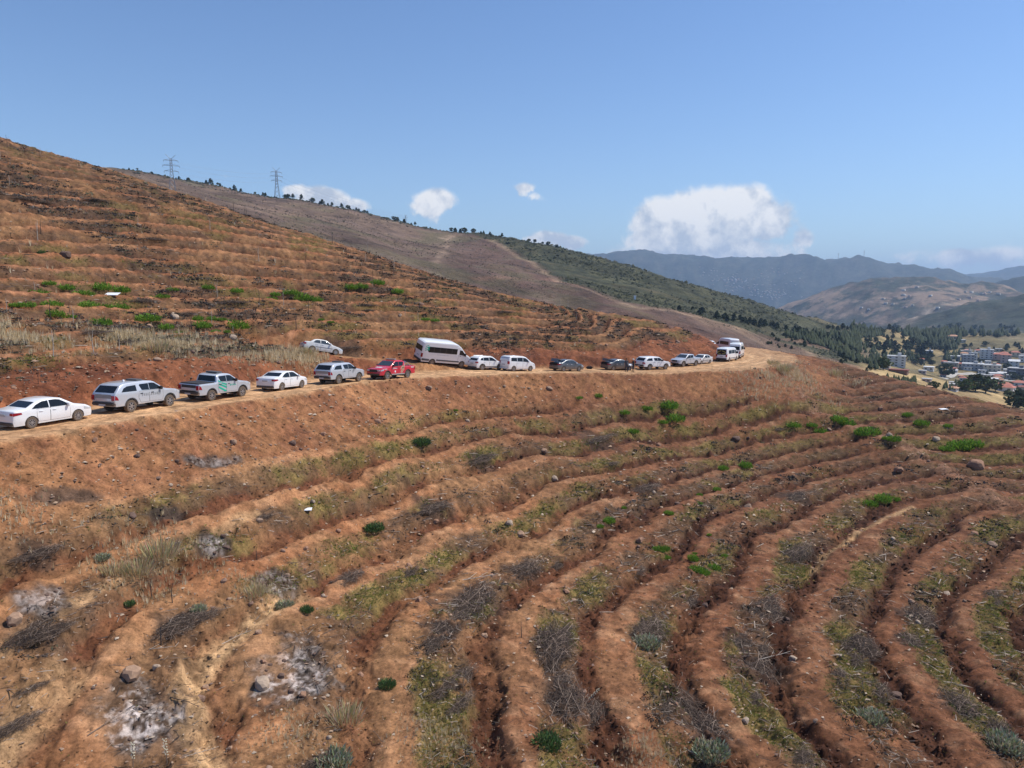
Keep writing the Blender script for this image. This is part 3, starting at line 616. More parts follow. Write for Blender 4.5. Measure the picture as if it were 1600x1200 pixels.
def body_bm(T,prof=None):
    W=T['W']/2; P=list(prof or T['top']); zb=T['zb']
    bot=[]
    for ax in sorted([T['ra'],T['fa']],reverse=True):
        R=T['wr']*1.18; zc=T['wr']; h=math.sqrt(max(R*R-(zb-zc)**2,0)); a0=math.asin((zb-zc)/R)
        n=10
        for i in range(n+1):
            a=a0+(math.pi-2*a0)*i/n; bot.append((ax+R*math.cos(a),zc+R*math.sin(a)))
    poly=P+[(P[-1][0]-.04,zb)]+bot+[(P[0][0]+.04,zb)] if prof is None else P
    bm=bmesh.new(); vs=[bm.verts.new((x,-W,z)) for x,z in poly]; f=bm.faces.new(vs)
    r=bmesh.ops.extrude_face_region(bm,geom=[f]); nv=[v for v in r['geom'] if isinstance(v,bmesh.types.BMVert)]
    for v in nv: v.co.y=W
    bm.normal_update()
    es=[e for e in bm.edges if abs(e.verts[0].co.y-e.verts[1].co.y)<1e-6 and (e.verts[0].co.z+e.verts[1].co.z)/2>T['belt']*.55 and not (min(abs(e.verts[0].co.x-T['ra']),abs(e.verts[0].co.x-T['fa']))<T['wr']*1.2 and e.verts[0].co.z<T['wr']*2.25)]
    try: bmesh.ops.bevel(bm,geom=es,offset=T.get('bev',.055),segments=2,affect='EDGES',profile=.5)
    except Exception: pass
    cuts(bm,T); deform(bm,T); bmesh.ops.recalc_face_normals(bm,faces=bm.faces[:])
    return bm
def side_patch(T,poly,off,side):
    """a thin plate lying on the body side: polygon in (x,z)"""
    W=T['W']/2; bm=bmesh.new(); vs=[bm.verts.new((x,side*W,z)) for x,z in poly]; bm.faces.new(vs)
    xs=[p[0] for p in poly]; zs=[p[1] for p in poly]
    for i in range(1,6):
        bmesh.ops.bisect_plane(bm,geom=bm.verts[:]+bm.edges[:]+bm.faces[:],plane_co=(min(xs)+(max(xs)-min(xs))*i/6,0,0),plane_no=(1,0,0))
    for i in range(1,4):
        bmesh.ops.bisect_plane(bm,geom=bm.verts[:]+bm.edges[:]+bm.faces[:],plane_co=(0,0,min(zs)+(max(zs)-min(zs))*i/4),plane_no=(0,0,1))
    deform(bm,T,off)
    r=bmesh.ops.extrude_face_region(bm,geom=bm.faces[:])
    for v in r['geom']:
        if isinstance(v,bmesh.types.BMVert): v.co.y-=side*(off+.02)
    bmesh.ops.recalc_face_normals(bm,faces=bm.faces[:]); return bm
def top_patch(T,a,b,inset0,inset1,off=.006,y0=None,y1=None):
    """plate following the profile segment a->b (windscreen, rear window); insets from the body width"""
    f=wfun(T); (x0,z0),(x1,z1)=a,b; d=Vector((x1-x0,0,z1-z0)).normalized(); n=Vector((-d.z,0,d.x))
    if n.z<0 and abs(n.x)<.98: n=-n
    mid=Vector(((x0+x1)/2,0,(z0+z1)/2)); ctr=Vector((T['L']/2,0,.7))
    if (mid-ctr).dot(n)<0: n=-n
    w0=f(x0,z0)-inset0; w1=f(x1,z1)-inset1
    bm=bmesh.new(); q=[]
    for (x,z,w) in ((x0,z0,w0),(x1,z1,w1)):
        row=[]
        for k in range(7):
            s=-1+2*k/6; row.append(Vector((x,s*w,z))+n*(off+.03*(1-s*s)*0))
        q.append(row)
    vs=[[bm.verts.new(p) for p in r] for r in q]
    for k in range(6): bm.faces.new((vs[0][k],vs[0][k+1],vs[1][k+1],vs[1][k]))
    r=bmesh.ops.extrude_face_region(bm,geom=bm.faces[:])
    for v in r['geom']:
        if isinstance(v,bmesh.types.BMVert): v.co-=n*(off+.015)
    bmesh.ops.recalc_face_normals(bm,faces=bm.faces[:]); return bm
def wheel_obj(T,x,side,root,dark=False):
    r=T['wr']; w=T.get('ww',.22); bm=bmesh.new()
    prof=[(r*.62,-w/2),(r*.93,-w/2),(r,-w*.32),(r,w*.32),(r*.93,w/2),(r*.62,w/2)]
    N=22; rings=[[bm.verts.new((rr*math.cos(2*math.pi*i/N),yy,rr*math.sin(2*math.pi*i/N))) for i in range(N)] for rr,yy in prof]
    for a in range(len(prof)-1):
        for i in range(N): bm.faces.new((rings[a][i],rings[a][(i+1)%N],rings[a+1][(i+1)%N],rings[a+1][i]))
    bmesh.ops.recalc_face_normals(bm,faces=bm.faces[:])
    o=bm_obj('wheel',bm,V['rubber'],root,40); y=T['W']/2-w*.48; o.location=(x,side*y,r)
    bm=bmesh.new(); R=r*.63; out=side*w*.40
    bmesh.ops.create_cone(bm,cap_ends=True,segments=20,radius1=R,radius2=R,depth=w*.55,matrix=Matrix.Translation((0,0,0))@Matrix.Rotation(math.pi/2,4,'X'))
    dk=bm_obj('rim_well',bm,V['black_plastic'],o)
    bm=bmesh.new(); ns=T.get('spokes',6)
    for k in range(ns):
        a=2*math.pi*k/ns; bm_box(bm,(math.cos(a)*R*.5,out,math.sin(a)*R*.5),(R*.95,.03,R*(.25 if ns<9 else .16)),Matrix.Rotation(-a,3,'Y'))
    N=20
    ri=[[bm.verts.new((q*math.cos(2*math.pi*i/N),out+dy,q*math.sin(2*math.pi*i/N))) for i in range(N)] for q,dy in ((R*.86,.012*side),(R,.012*side),(R,-.05*side))]
    for a in range(2):
        for i in range(N): bm.faces.new((ri[a][i],ri[a][(i+1)%N],ri[a+1][(i+1)%N],ri[a+1][i]))
    bmesh.ops.create_cone(bm,cap_ends=True,segments=12,radius1=R*.25,radius2=R*.2,depth=.05,matrix=Matrix.Translation((0,out,0))@Matrix.Rotation(math.pi/2,4,'X'))
    bm_obj('rim',bm,V['alloy'],o,30)
def box_part(name,c,s,mat,root,bev=.02,rot=None):
    bm=bmesh.new(); bm_box(bm,c,s,rot)
    if bev: bmesh.ops.bevel(bm,geom=bm.edges[:],offset=bev,segments=2,affect='EDGES')
    return bm_obj(name,bm,V[mat],root,40)
def vehicle(name,T,paint,glass='dark_glass'):
    root=empty(name,(0,0,0)); L,H,W,wr=T['L'],T['H'],T['W'],T['wr']; f=wfun(T)
    body=bm_obj('body',body_bm(T),V[paint],root,38)
    # underside and wheel wells
    bm=bmesh.new(); bm_box(bm,(L/2,0,T['zb']+.16),(L-.5,W-.62,.30)); 
    for ax in (T['ra'],T['fa']): bm_box(bm,(ax,0,wr*1.25),(wr*2.3,W-.62,wr*1.3))
    bm_obj('underbody',bm,V['under'],root)
    for ax in (T['ra'],T['fa']):
        for s in (-1,1): wheel_obj(T,ax,s,root)
    for s in (-1,1):
        for poly in T['glass']:
            bm_obj('side_window',side_patch(T,poly,.006,s),V[T.get('sideglass',glass)],root,30)
        for k,poly in enumerate(T.get('doors',[])):
            cx=sum(p[0] for p in poly)/len(poly); cz=sum(p[1] for p in poly)/len(poly)
            big=[(cx+(x-cx)*1.0+math.copysign(.014,x-cx),cz+(z-cz)+math.copysign(.014,z-cz)) for x,z in poly]
            bm_obj('door_seal',side_patch(T,big,.0015,s),V['black_plastic'],root)
            dd=bm_obj('door',side_patch(T,poly,.005,s),V[paint],root,30)
            hx=min(p[0] for p in poly)+.14; hz=T['belt']-.10
            hb=box_part('handle',(hx+.08,s*(f(hx,hz)+.02),hz),(.20,.035,.04),T.get('handle','black_plastic'),dd,.008)
        mx=T['mirror'][0]; mz=T['mirror'][1]
        box_part('mirror',(mx,s*(f(mx,mz)+.10),mz),(.14,.20,.17*T.get('ms',1)),T.get('mirmat','black_plastic'),root,.03)
        for poly in T.get('trim',[]): bm_obj('side_trim',side_patch(T,poly,.012,s),V[T.get('trimmat','dark_trim')],root,30)
        if 'fl' in T:
            x0,z0,w_,h_=T['fl']; bm_obj('headlight',side_patch(T,[(x0,z0),(x0+w_,z0-.06),(x0+w_,z0+h_-.12),(x0,z0+h_)],.008,s),V['lamp_clear'],root,30)
        bm_obj('tail_light',side_patch(T,T['tl'],.008,s),V['tail_red'],root,30)
    a,b=T['wind']; bm_obj('windscreen',top_patch(T,a,b,.10,.10),V['dark_glass'] if T.get('wsdark') else V['clear_glass'],root)
    if 'rearw' in T:
        a,b=T['rearw']; bm_obj('rear_window',top_patch(T,a,b,.14,.12),V['dark_glass'],root)
    # bumpers, grille, plates
    zb=T['zb']; rbm=T.get('rbump','black_plastic'); 
    box_part('rear_bumper',(.02,0,T.get('rbz',.42)),(.16,W*.90,T.get('rbh',.22)),rbm,root,.04)
    box_part('front_bumper',(L-.06,0,T.get('fbz',.36)),(.16,W*.80,.20),T.get('fbump','black_plastic'),root,.04)
    gz0=T.get('grz',.62); box_part('grille',(L-.01,0,gz0),(.05,W*.48,T.get('grh',.16)),'black_plastic',root,.01)
    for s in (-1,1): box_part('headlight',(L-.045,s*W*.33,gz0+.03),(.09,W*.17,.13),'lamp_clear',root,.02)
    box_part('number_plate',(-.065 if T.get('plz',.8)<.6 else -.02,0,T.get('plz',.8)),(.02,.5,.12),'plate_grey',root,0)
    for s in (-1,1): box_part('tail_light',(.0,s*(W/2-.16),T.get('tlz',.85)),(.05,.20,T.get('tlh',.14)),'tail_red',root,.01)
    if T.get('arch'):
        for ax in (T['ra'],T['fa']):
            for s in (-1,1):
                poly=[]; R0=wr*1.17; R1_=wr*1.34; n=9
                for i in range(n+1):
                    a=math.radians(2)+math.radians(176)*i/n; poly.append((ax+R1_*math.cos(a),wr+R1_*math.sin(a)))
                for i in range(n,-1,-1):
                    a=math.radians(2)+math.radians(176)*i/n; poly.append((ax+R0*math.cos(a),wr+R0*math.sin(a)))
                bm_obj('wheel_arch',side_patch(T,poly,.02,s),V['black_plastic'],root)
    return root
SEDAN=dict(L=4.53,H=1.49,W=1.79,belt=.98,wr=.315,ra=.97,fa=3.61,zb=.22,
 top=[(.03,.36),(0,.55),(.02,.80),(.07,.99),(.14,1.04),(.62,1.08),(.78,1.12),(1.32,1.39),(1.75,1.475),(2.25,1.49),(2.7,1.44),(3.42,1.03),(3.62,.985),(4.1,.89),(4.40,.75),(4.50,.60),(4.53,.42)],
 glass=[[(1.00,1.05),(1.95,1.035),(1.95,1.40),(1.62,1.38),(1.25,1.24)],[(2.01,1.035),(3.16,1.02),(2.98,1.14),(2.62,1.36),(2.40,1.405),(2.01,1.405)]],
 doors=[[(1.28,.62),(1.36,.34),(2.0,.32),(2.0,1.01),(1.28,1.01)],[(2.03,.32),(3.12,.33),(3.16,.6),(3.13,1.0),(2.03,1.01)]],
 wind=((3.36,1.075),(2.72,1.425)),rearw=((.80,1.13),(1.30,1.375)),mirror=(3.02,1.06),mirmat='white_paint',handle='white_paint',
 tl=[(.03,.78),(.48,.84),(.44,.93),(.06,.95)],tlz=.87,tlh=.13,plz=.80,rbump='black_plastic',rbz=.34,rbh=.16,fl=(3.98,.66,.42,.14),spokes=9,grz=.6)
OLDSED=dict(SEDAN,L=4.15,H=1.43,W=1.64,wr=.30,ra=.90,fa=3.37,belt=.93,
 top=[(.03,.36),(0,.55),(.02,.85),(.06,.99),(.12,1.02),(.55,1.04),(.66,1.07),(1.05,1.34),(1.40,1.42),(1.95,1.43),(2.35,1.38),(3.05,.97),(3.3,.91),(3.8,.80),(4.05,.68),(4.13,.55),(4.15,.4)],
 glass=[[(.93,1.0),(1.68,.99),(1.68,1.33),(1.38,1.32),(1.16,1.25)],[(1.75,.99),(2.80,.97),(2.66,1.08),(2.33,1.29),(2.15,1.34),(1.75,1.34)]],
 doors=[[(1.15,.60),(1.25,.34),(1.72,.32),(1.72,.96),(1.15,.96)],[(1.75,.32),(2.80,.33),(2.85,.6),(2.80,.94),(1.75,.96)]],
 wind=((2.98,1.02),(2.38,1.365)),rearw=((.68,1.08),(1.04,1.33)),mirror=(2.72,1.02),tl=[(.02,.72),(.22,.74),(.22,.88),(.05,.90)],fl=(3.75,.58,.28,.13),
 trim=[[(1.2,.56),(3.0,.56),(3.0,.62),(1.2,.62)]],rbump='dark_trim',fbump='dark_trim',rbz=.45,spokes=7)
PICK=dict(L=5.33,H=1.82,W=1.87,belt=1.20,wr=.39,ww=.26,ra=1.22,fa=4.31,zb=.46,tum=.17,arch=True,bev=.045,
 top=[(.06,.62),(.02,.80),(.04,1.16),(.07,1.21),(1.60,1.24),(1.66,1.27),(1.76,1.70),(2.0,1.79),(2.45,1.82),(2.9,1.80),(3.12,1.745),(3.86,1.27),(4.1,1.22),(4.8,1.12),(5.14,1.02),(5.27,.85),(5.33,.62)],
 glass=[[(2.05,1.30),(2.62,1.28),(2.62,1.68),(1.96,1.67),(1.90,1.60)],[(2.66,1.28),(3.70,1.26),(3.52,1.40),(3.10,1.66),(2.90,1.69),(2.66,1.69)]],
 doors=[[(1.84,1.24),(1.80,.85),(1.95,.56),(2.62,.55),(2.62,1.25)],[(2.65,.55),(3.66,.55),(3.76,.8),(3.72,1.22),(2.65,1.25)]],
 wind=((3.80,1.315),(3.14,1.735)),rearw=((1.67,1.30),(1.76,1.68)),mirror=(3.52,1.33),ms=1.2,
 tl=[(.06,.86),(.30,.84),(.22,1.02),(.08,1.14)],tlz=.98,tlh=.30,plz=.55,rbz=.62,rbh=.20,fbz=.55,grz=.88,grh=.26,fl=(4.88,.90,.34,.16),spokes=6)
CANO=dict(PICK,top=[(.06,.62),(.02,.80),(.04,1.16),(.10,1.26),(.52,1.70),(.75,1.78),(1.2,1.82),(2.0,1.83),(2.45,1.835),(2.9,1.81),(3.12,1.745),(3.86,1.27),(4.1,1.22),(4.8,1.12),(5.14,1.02),(5.27,.85),(5.33,.62)],
 glass=PICK['glass']+[[(.52,1.30),(1.66,1.29),(1.64,1.65),(.98,1.62),(.72,1.52)]],rearw=((.12,1.29),(.50,1.67)))
BUS=dict(L=6.70,H=2.72,W=2.06,belt=1.45,wr=.36,ra=1.45,fa=5.35,zb=.36,tum=.09,nk=.14,bev=.10,ww=.24,
 top=[(.03,.50),(0,.65),(0,1.4),(.03,2.2),(.10,2.55),(.30,2.68),(.9,2.72),(3.9,2.72),(4.5,2.62),(4.95,2.36),(5.80,1.52),(6.15,1.36),(6.48,1.15),(6.62,.92),(6.68,.70),(6.70,.50)],
 glass=[[(.80,1.50),(4.45,1.50),(4.47,1.58),(4.47,2.14),(.66,2.16),(.66,1.66)],[(4.80,1.50),(5.72,1.38),(5.60,1.55),(5.12,2.02),(4.80,2.04)]],
 doors=[[(4.72,.62),(5.0,.60),(5.02,.85),(5.35,.95),(5.70,.80),(5.72,1.32),(4.72,1.42)]],
 wind=((5.74,1.575),(4.98,2.32)),rearw=((0,1.50),(.02,2.12)),mirror=(5.55,1.55),ms=2.0,trim=[[(.08,.50),(1.0,.50),(1.02,.72),(.08,.76)],[(1.92,.56),(4.90,.56),(4.90,.72),(1.92,.74)]],
 tl=[(.02,.90),(.12,.90),(.12,1.35),(.02,1.35)],tlz=1.1,tlh=.42,plz=.95,rbz=.48,rbh=.26,fbz=.46,grz=.85,grh=.22,fl=(6.25,.95,.30,.20),spokes=10)
BUS2=dict(BUS,L=6.2,W=2.0,H=2.6,top=[(x*.925,z*.957 if z>1.5 else z) for x,z in BUS['top']],ra=1.34,fa=4.95,
 glass=[[(x*.925,z*.957) for x,z in g] for g in BUS['glass']],doors=[[(x*.925,z*.97) for x,z in g] for g in BUS['doors']],trim=[[(x*.925,z) for x,z in g] for g in BUS['trim']],
 wind=((5.74*.925,1.575*.957),(4.98*.925,2.32*.957)),mirror=(5.12,1.5),fl=(5.78,.95,.28,.2))
LOWVAN=dict(BUS,L=5.3,W=1.95,H=2.25,top=[(.03,.50),(0,.65),(0,1.2),(.03,1.9),(.10,2.10),(.30,2.20),(.9,2.25),(3.2,2.25),(3.6,2.18),(3.85,2.05),(4.50,1.40),(4.85,1.22),(5.12,1.02),(5.24,.85),(5.29,.68),(5.3,.5)],ra=1.1,fa=4.25,belt=1.25,
 glass=[[(.65,1.30),(1.95,1.30),(1.95,1.86),(.65,1.88)],[(2.05,1.30),(3.3,1.30),(3.3,1.86),(2.05,1.86)],[(3.45,1.28),(4.42,1.22),(4.3,1.36),(3.78,1.84),(3.45,1.86)]],
 doors=[[(3.40,.60),(3.85,.62),(4.0,.8),(4.40,.86),(4.42,1.16),(3.40,1.24)]],wind=((4.46,1.44),(3.88,2.02)),rearw=((0,1.12),(.02,1.98)),mirror=(4.28,1.38),trim=[[(1.6,.52),(3.75,.52),(3.75,.62),(1.6,.62)]],fl=(4.9,.85,.26,.18),tlz=1.0,plz=.88)
MPV=dict(SEDAN,L=4.42,H=1.83,W=1.84,belt=1.10,wr=.32,ra=.85,fa=3.52,zb=.26,tum=.14,bev=.07,
 top=[(.03,.42),(0,.6),(.02,1.0),(.10,1.45),(.25,1.72),(.6,1.81),(1.5,1.83),(2.35,1.80),(2.75,1.70),(3.62,1.12),(3.95,1.02),(4.22,.88),(4.36,.68),(4.42,.42)],
 glass=[[(.38,1.22),(1.30,1.20),(1.30,1.62),(.42,1.62)],[(1.36,1.20),(2.20,1.18),(2.20,1.64),(1.36,1.63)],[(2.26,1.18),(3.35,1.10),(3.2,1.24),(2.70,1.58),(2.26,1.63)]],
 doors=[[(1.25,.70),(1.32,.36),(2.22,.34),(2.22,1.14),(1.25,1.16)],[(2.25,.34),(3.08,.35),(3.2,.6),(3.2,1.06),(2.25,1.14)]],
 wind=((3.55,1.17),(2.80,1.67)),rearw=((.06,1.20),(.18,1.60)),mirror=(3.1,1.18),tl=[(.02,.85),(.14,.85),(.16,1.2),(.04,1.2)],tlz=1.05,tlh=.34,plz=.8,fl=(3.95,.74,.32,.16),rbump='white_paint')
SUV=dict(SEDAN,L=4.34,H=1.66,W=1.82,belt=1.08,wr=.345,ra=.88,fa=3.53,zb=.30,arch=True,tum=.18,
 top=[(.05,.5),(0,.65),(.03,.98),(.12,1.12),(.42,1.50),(.75,1.61),(1.5,1.66),(2.2,1.64),(2.5,1.59),(3.20,1.14),(3.42,1.08),(4.0,.99),(4.22,.85),(4.31,.68),(4.34,.48)],
 glass=[[(.55,1.20),(1.0,1.16),(1.0,1.48),(.72,1.44)],[(1.05,1.16),(1.85,1.14),(1.85,1.52),(1.05,1.50)],[(1.91,1.14),(2.98,1.12),(2.84,1.24),(2.45,1.48),(2.2,1.53),(1.91,1.53)]],
 doors=[[(1.15,.78),(1.30,.44),(1.88,.42),(1.88,1.11),(1.05,1.12)],[(1.91,.42),(3.0,.43),(3.06,.7),(3.0,1.08),(1.91,1.11)]],
 wind=((3.14,1.18),(2.54,1.565)),rearw=((.14,1.16),(.41,1.47)),mirror=(2.86,1.16),tl=[(.03,.86),(.22,.86),(.24,1.02),(.05,1.04)],tlz=.95,tlh=.16,plz=.8,trim=[[(1.3,.36),(3.05,.36),(3.05,.48),(1.3,.48)]],trimmat='black_plastic',fl=(3.9,.78,.34,.14))
def line_dir(L,x,y):
    d=np.hypot(L[:,0]-x,L[:,1]-y); i=int(np.argmin(d)); a=L[max(i-3,0)]; b=L[min(i+3,len(L)-1)]
    return math.atan2(b[1]-a[1],b[0]-a[0])
def seat_vehicle(root,T,px,py,rev=False,line=None,turn=0.0,plan=None):
    """put a vehicle on its four wheels; (px,py) = sight line to the foot of its near side"""
    line=ROADS if line is None else line
    if plan is None:
        x,y,ok=ray_near(px,py); x=float(x[0]); y=float(y[0])
        th=line_dir(line,x,y)+math.radians(turn); n=Vector((-math.sin(th),math.cos(th)))
        cx=x+n.x*T['W']/2; cy=y+n.y*T['W']/2
    else: cx,cy=plan; th=line_dir(line,cx,cy)+math.radians(turn)
    dd,_z,_=line_dist(ROADS,np.array([cx]),np.array([cy])); ss_=_[0]; dd=float(dd[0]); lim=float(WID(ss_))-.05-T['W']/2-.1
    if line is ROADS and abs(dd)>lim:
        k=dd-math.copysign(lim,dd); nn=Vector((-math.sin(th),math.cos(th))); cx-=nn.x*k; cy-=nn.y*k
    if rev: th+=math.pi
    c,s=math.cos(th),math.sin(th); L2=(T['ra']+T['fa'])/2; wb=T['fa']-T['ra']; hw=T['W']/2-.12
    P=[]
    for lx,ly in ((-wb/2,-hw),(-wb/2,hw),(wb/2,-hw),(wb/2,hw)):
        X=cx+lx*c-ly*s; Y=cy+lx*s+ly*c
        P.append(Vector((X,Y,max(gz(X+.12*c*k,Y+.12*s*k) for k in (-1,0,1)))))
    fwd=((P[2]+P[3])-(P[0]+P[1])).normalized(); left=((P[1]+P[3])-(P[0]+P[2])).normalized(); up=fwd.cross(left).normalized(); left=up.cross(fwd)
    M=Matrix((fwd,left,up)).transposed()
    ctr=(P[0]+P[1]+P[2]+P[3])/4
    org=ctr-M@Vector((L2,0,.012))
    root.rotation_mode='QUATERNION'; root.rotation_quaternion=M.to_quaternion(); root.location=org
    return root
def marks(T,root,x0,z0,w,h,n,mat,side=-1,name='lettering',seed=1):
    rr=random.Random(seed); bm=bmesh.new(); f=wfun(T); x=x0
    for k in range(n):
        cw=w/n*.72; y=side*(f(x,z0)+.012)
        bm_box(bm,(x+cw/2,y,z0),(cw*.3,.006,h)); bm_box(bm,(x+cw*.75,y,z0+rr.choice((-.3,0,.3))*h),(cw*.6,.0062,h*.28))
        if rr.random()<.6: bm_box(bm,(x+cw*.95,y,z0),(cw*.25,.0064,h))
        x+=w/n
    return bm_obj(name,bm,V[mat],root)
def stripes(T,root,polys,mat,side=-1,name='stripe'):
    for p in polys: bm_obj(name,side_patch(T,p,.010,side),V[mat],root)
def roof_unit(T,root,x,mat='dark_trim',s=(.55,1.0,.10)):
    zt=T['H']; return box_part('roof_light_bar',(x,0,zt+s[2]*.5+.02),s,mat,root,.03)
def rails(T,root,x0,x1,z,mat='silver_paint'):
    f=wfun(T)
    for s in (-1,1):
        bm=bmesh.new(); y=s*(f((x0+x1)/2,z)-.02); bm_bar(bm,(x0,y,z+.05),(x1,y,z+.05),.045); 
        for x in (x0,x1,(x0+x1)/2): bm_bar(bm,(x,y,z-.04),(x,y,z+.05),.035)
        bm_obj('roof_rail',bm,V[mat],root)
CARS=[]
# 1 white sedan, nearest
r=vehicle('sedan_car',SEDAN,'white_paint'); seat_vehicle(r,SEDAN,88,662); tag(r,'clean white sedan at the left edge of the photo, last in the line','car','vehicles parked along the dirt road'); CARS.append(r)
# 2 silver pickup with canopy
r=vehicle('pickup_truck',CANO,'silver_paint'); seat_vehicle(r,CANO,237,638); tag(r,'silver pickup with closed canopy and dusty doors, right behind the open-bed silver pickup','pickup truck','vehicles parked along the dirt road')
roof_unit(CANO,r,2.35,'dark_trim',(.5,.9,.09)); bm=bmesh.new(); bmesh.ops.create_uvsphere(bm,u_segments=10,v_segments=6,radius=.07,matrix=Matrix.Translation((1.55,0,1.88))); bm_obj('antenna',bm,V['white_paint'],r,60)
marks(CANO,r,2.0,1.0,1.3,.16,9,'decal_grey',seed=3); bm=bmesh.new(); bmesh.ops.create_cone(bm,cap_ends=True,segments=16,radius1=.14,radius2=.14,depth=.006,matrix=Matrix.Translation((3.42,-wfun(CANO)(3.42,1.02)-.013,1.02))@Matrix.Rotation(math.pi/2,4,'X')); bm_obj('emblem',bm,V['decal_grey'],r)
bm_obj('tailgate',top_patch(CANO,(.035,.70),(.045,1.18),.26,.26,.012),V['rear_dust'],r); CARS.append(r)
# 3 silver pickup, open bed with black cover, green stripes
r=vehicle('pickup_truck',PICK,'silver_paint'); seat_vehicle(r,PICK,356,622); tag(r,'silver pickup with green diagonal stripes on the door and a black bed cover','pickup truck','vehicles parked along the dirt road')
box_part('bed_cover',(.84,0,1.255),(1.50,1.62,.05),'black_plastic',r,.02); roof_unit(PICK,r,2.4)
stripes(PICK,r,[[(1.86,1.18),(1.84,1.08),(2.58,.80),(2.62,.80),(2.62,.93)],[(1.86,.98),(1.84,.86),(2.45,.56),(2.62,.56),(2.62,.64)],[(2.20,1.22),(2.10,1.16),(2.58,1.00),(2.62,1.02),(2.62,1.11)],[(1.80,1.42),(1.83,1.30),(2.05,1.22),(2.18,1.24)]],'decal_green')
marks(PICK,r,2.95,.99,.66,.12,6,'decal_green',seed=5); bm_obj('tailgate',top_patch(PICK,(.035,.70),(.045,1.15),.26,.26,.012),V['black_plastic'],r); CARS.append(r)
# 4 white sedan
r=vehicle('sedan_car',SEDAN,'white_paint'); seat_vehicle(r,SEDAN,457,608); tag(r,'white sedan parked between the green-striped pickup and a silver canopy pickup','car','vehicles parked along the dirt road'); CARS.append(r)
# 5 silver pickup canopy
r=vehicle('pickup_truck',CANO,'silver_paint'); seat_vehicle(r,CANO,546,598); tag(r,'silver pickup with canopy, its nose touching the front of the red pickup','pickup truck','vehicles parked along the dirt road')
roof_unit(CANO,r,2.35); bm_obj('tailgate',top_patch(CANO,(.035,.70),(.045,1.18),.26,.26,.012),V['rear_dust'],r)
bm=bmesh.new(); bmesh.ops.create_cone(bm,cap_ends=True,segments=16,radius1=.13,radius2=.13,depth=.006,matrix=Matrix.Translation((3.3,-wfun(CANO)(3.3,1.02)-.013,1.02))@Matrix.Rotation(math.pi/2,4,'X')); bm_obj('emblem',bm,V['decal_grey'],r); CARS.append(r)
# 6 red pickup facing the other way
r=vehicle('pickup_truck',PICK,'red_paint','dark_glass'); seat_vehicle(r,PICK,622,592,rev=True); tag(r,'bright red pickup facing left with chrome roll bar and white lettering','pickup truck','vehicles parked along the dirt road')
bm=bmesh.new()
for s in (-1,1):
    bm_bar(bm,(1.58,s*.78,1.22),(1.50,s*.72,1.66),.07,seg=8); bm_bar(bm,(1.50,s*.72,1.66),(.75,s*.80,1.25),.06,seg=8)
bm_bar(bm,(1.50,-.72,1.66),(1.50,.72,1.66),.07,seg=8); bm_obj('roll_bar',bm,V['chrome_rail'],r)
box_part('cargo_bed',(.84,0,1.245),(1.42,1.50,.02),'black_plastic',r,.005); box_part('roof_light_bar',(2.75,0,1.90),(.30,1.15,.10),'decal_grey',r,.03)
for s in (-1,1):
    stripes(PICK,r,[[(2.10,1.20),(2.02,.56),(2.20,.56),(1.86,1.15),(1.80,1.45),(1.74,1.45)][:0] or [(1.74,1.50),(1.80,1.12),(2.36,.60),(2.36,.74),(1.98,1.12)],[(1.90,1.26),(2.36,.88),(2.40,1.02),(2.16,1.26)],[(1.80,.92),(2.20,.56),(2.32,.56),(1.80,1.04)]],'decal_tan',s)
    marks(PICK,r,2.9,1.06,.72,.13,6,'decal_white',s,seed=8); marks(PICK,r,.25,1.08,.55,.14,3,'decal_white',s,seed=9); marks(PICK,r,4.40,1.02,.40,.12,3,'decal_white',s,seed=10)
    bm_obj('emblem',side_patch(PICK,[(3.12,.70),(3.20,.64),(3.28,.70),(3.30,.84),(3.10,.84)],.011,s),V['decal_white'],r)
    bm=bmesh.new(); bm_bar(bm,(1.85,s*.97,.48),(3.8,s*.97,.48),.10,seg=6); bm_obj('side_step',bm,V['alloy'],r)
box_part('hood_marking',(4.5,0,1.178),(.28,.7,.012),'decal_white',r,0,Matrix.Rotation(.14,3,'Y')); CARS.append(r)
# 7 minibus on the side track
r=vehicle('minibus',BUS,'white_paint'); seat_vehicle(r,BUS,698,573,line=SIDES[::-1],turn=3); tag(r,'long white minibus nose-down on the side track, green arrows by its rear window','minibus','vehicles parked along the dirt road')
stripes(BUS,r,[[(.30,1.66),(.62,1.78),(.70,1.92),(.62,1.86),(.28,1.74)],[(.28,1.88),(.62,2.00),(.74,2.16),(.62,2.10),(.28,1.96)],[(.34,2.12),(.62,2.22),(.78,2.38),(.60,2.30),(.34,2.20)],[(.62,1.70),(.80,1.74),(.80,1.96),(.62,1.90)],[(.62,1.94),(.82,2.0),(.86,2.2),(.62,2.14)]],'decal_green')
for k in range(4): bm_obj('window_pillar',side_patch(BUS,[(1.4+k*.78,1.50),(1.45+k*.78,1.50),(1.45+k*.78,2.15),(1.4+k*.78,2.15)],.010,-1),V['black_plastic'],r)
marks(BUS,r,1.9,1.28,1.6,.05,14,'decal_grey',seed=4); CARS.append(r)
# 8 white SUV
r=vehicle('sport_utility_car',SUV,'white_paint'); seat_vehicle(r,SUV,764,578); rails(SUV,r,.8,2.2,1.60); tag(r,'white off-road car with black wheel arches, directly in front of the long minibus','car','vehicles parked along the dirt road'); CARS.append(r)
# 9 white people carrier
r=vehicle('people_carrier',MPV,'white_paint'); seat_vehicle(r,MPV,816,580); rails(MPV,r,.7,2.3,1.74); tag(r,'white family van parked ahead of the off-road car, open road after it','van','vehicles parked along the dirt road'); CARS.append(r)
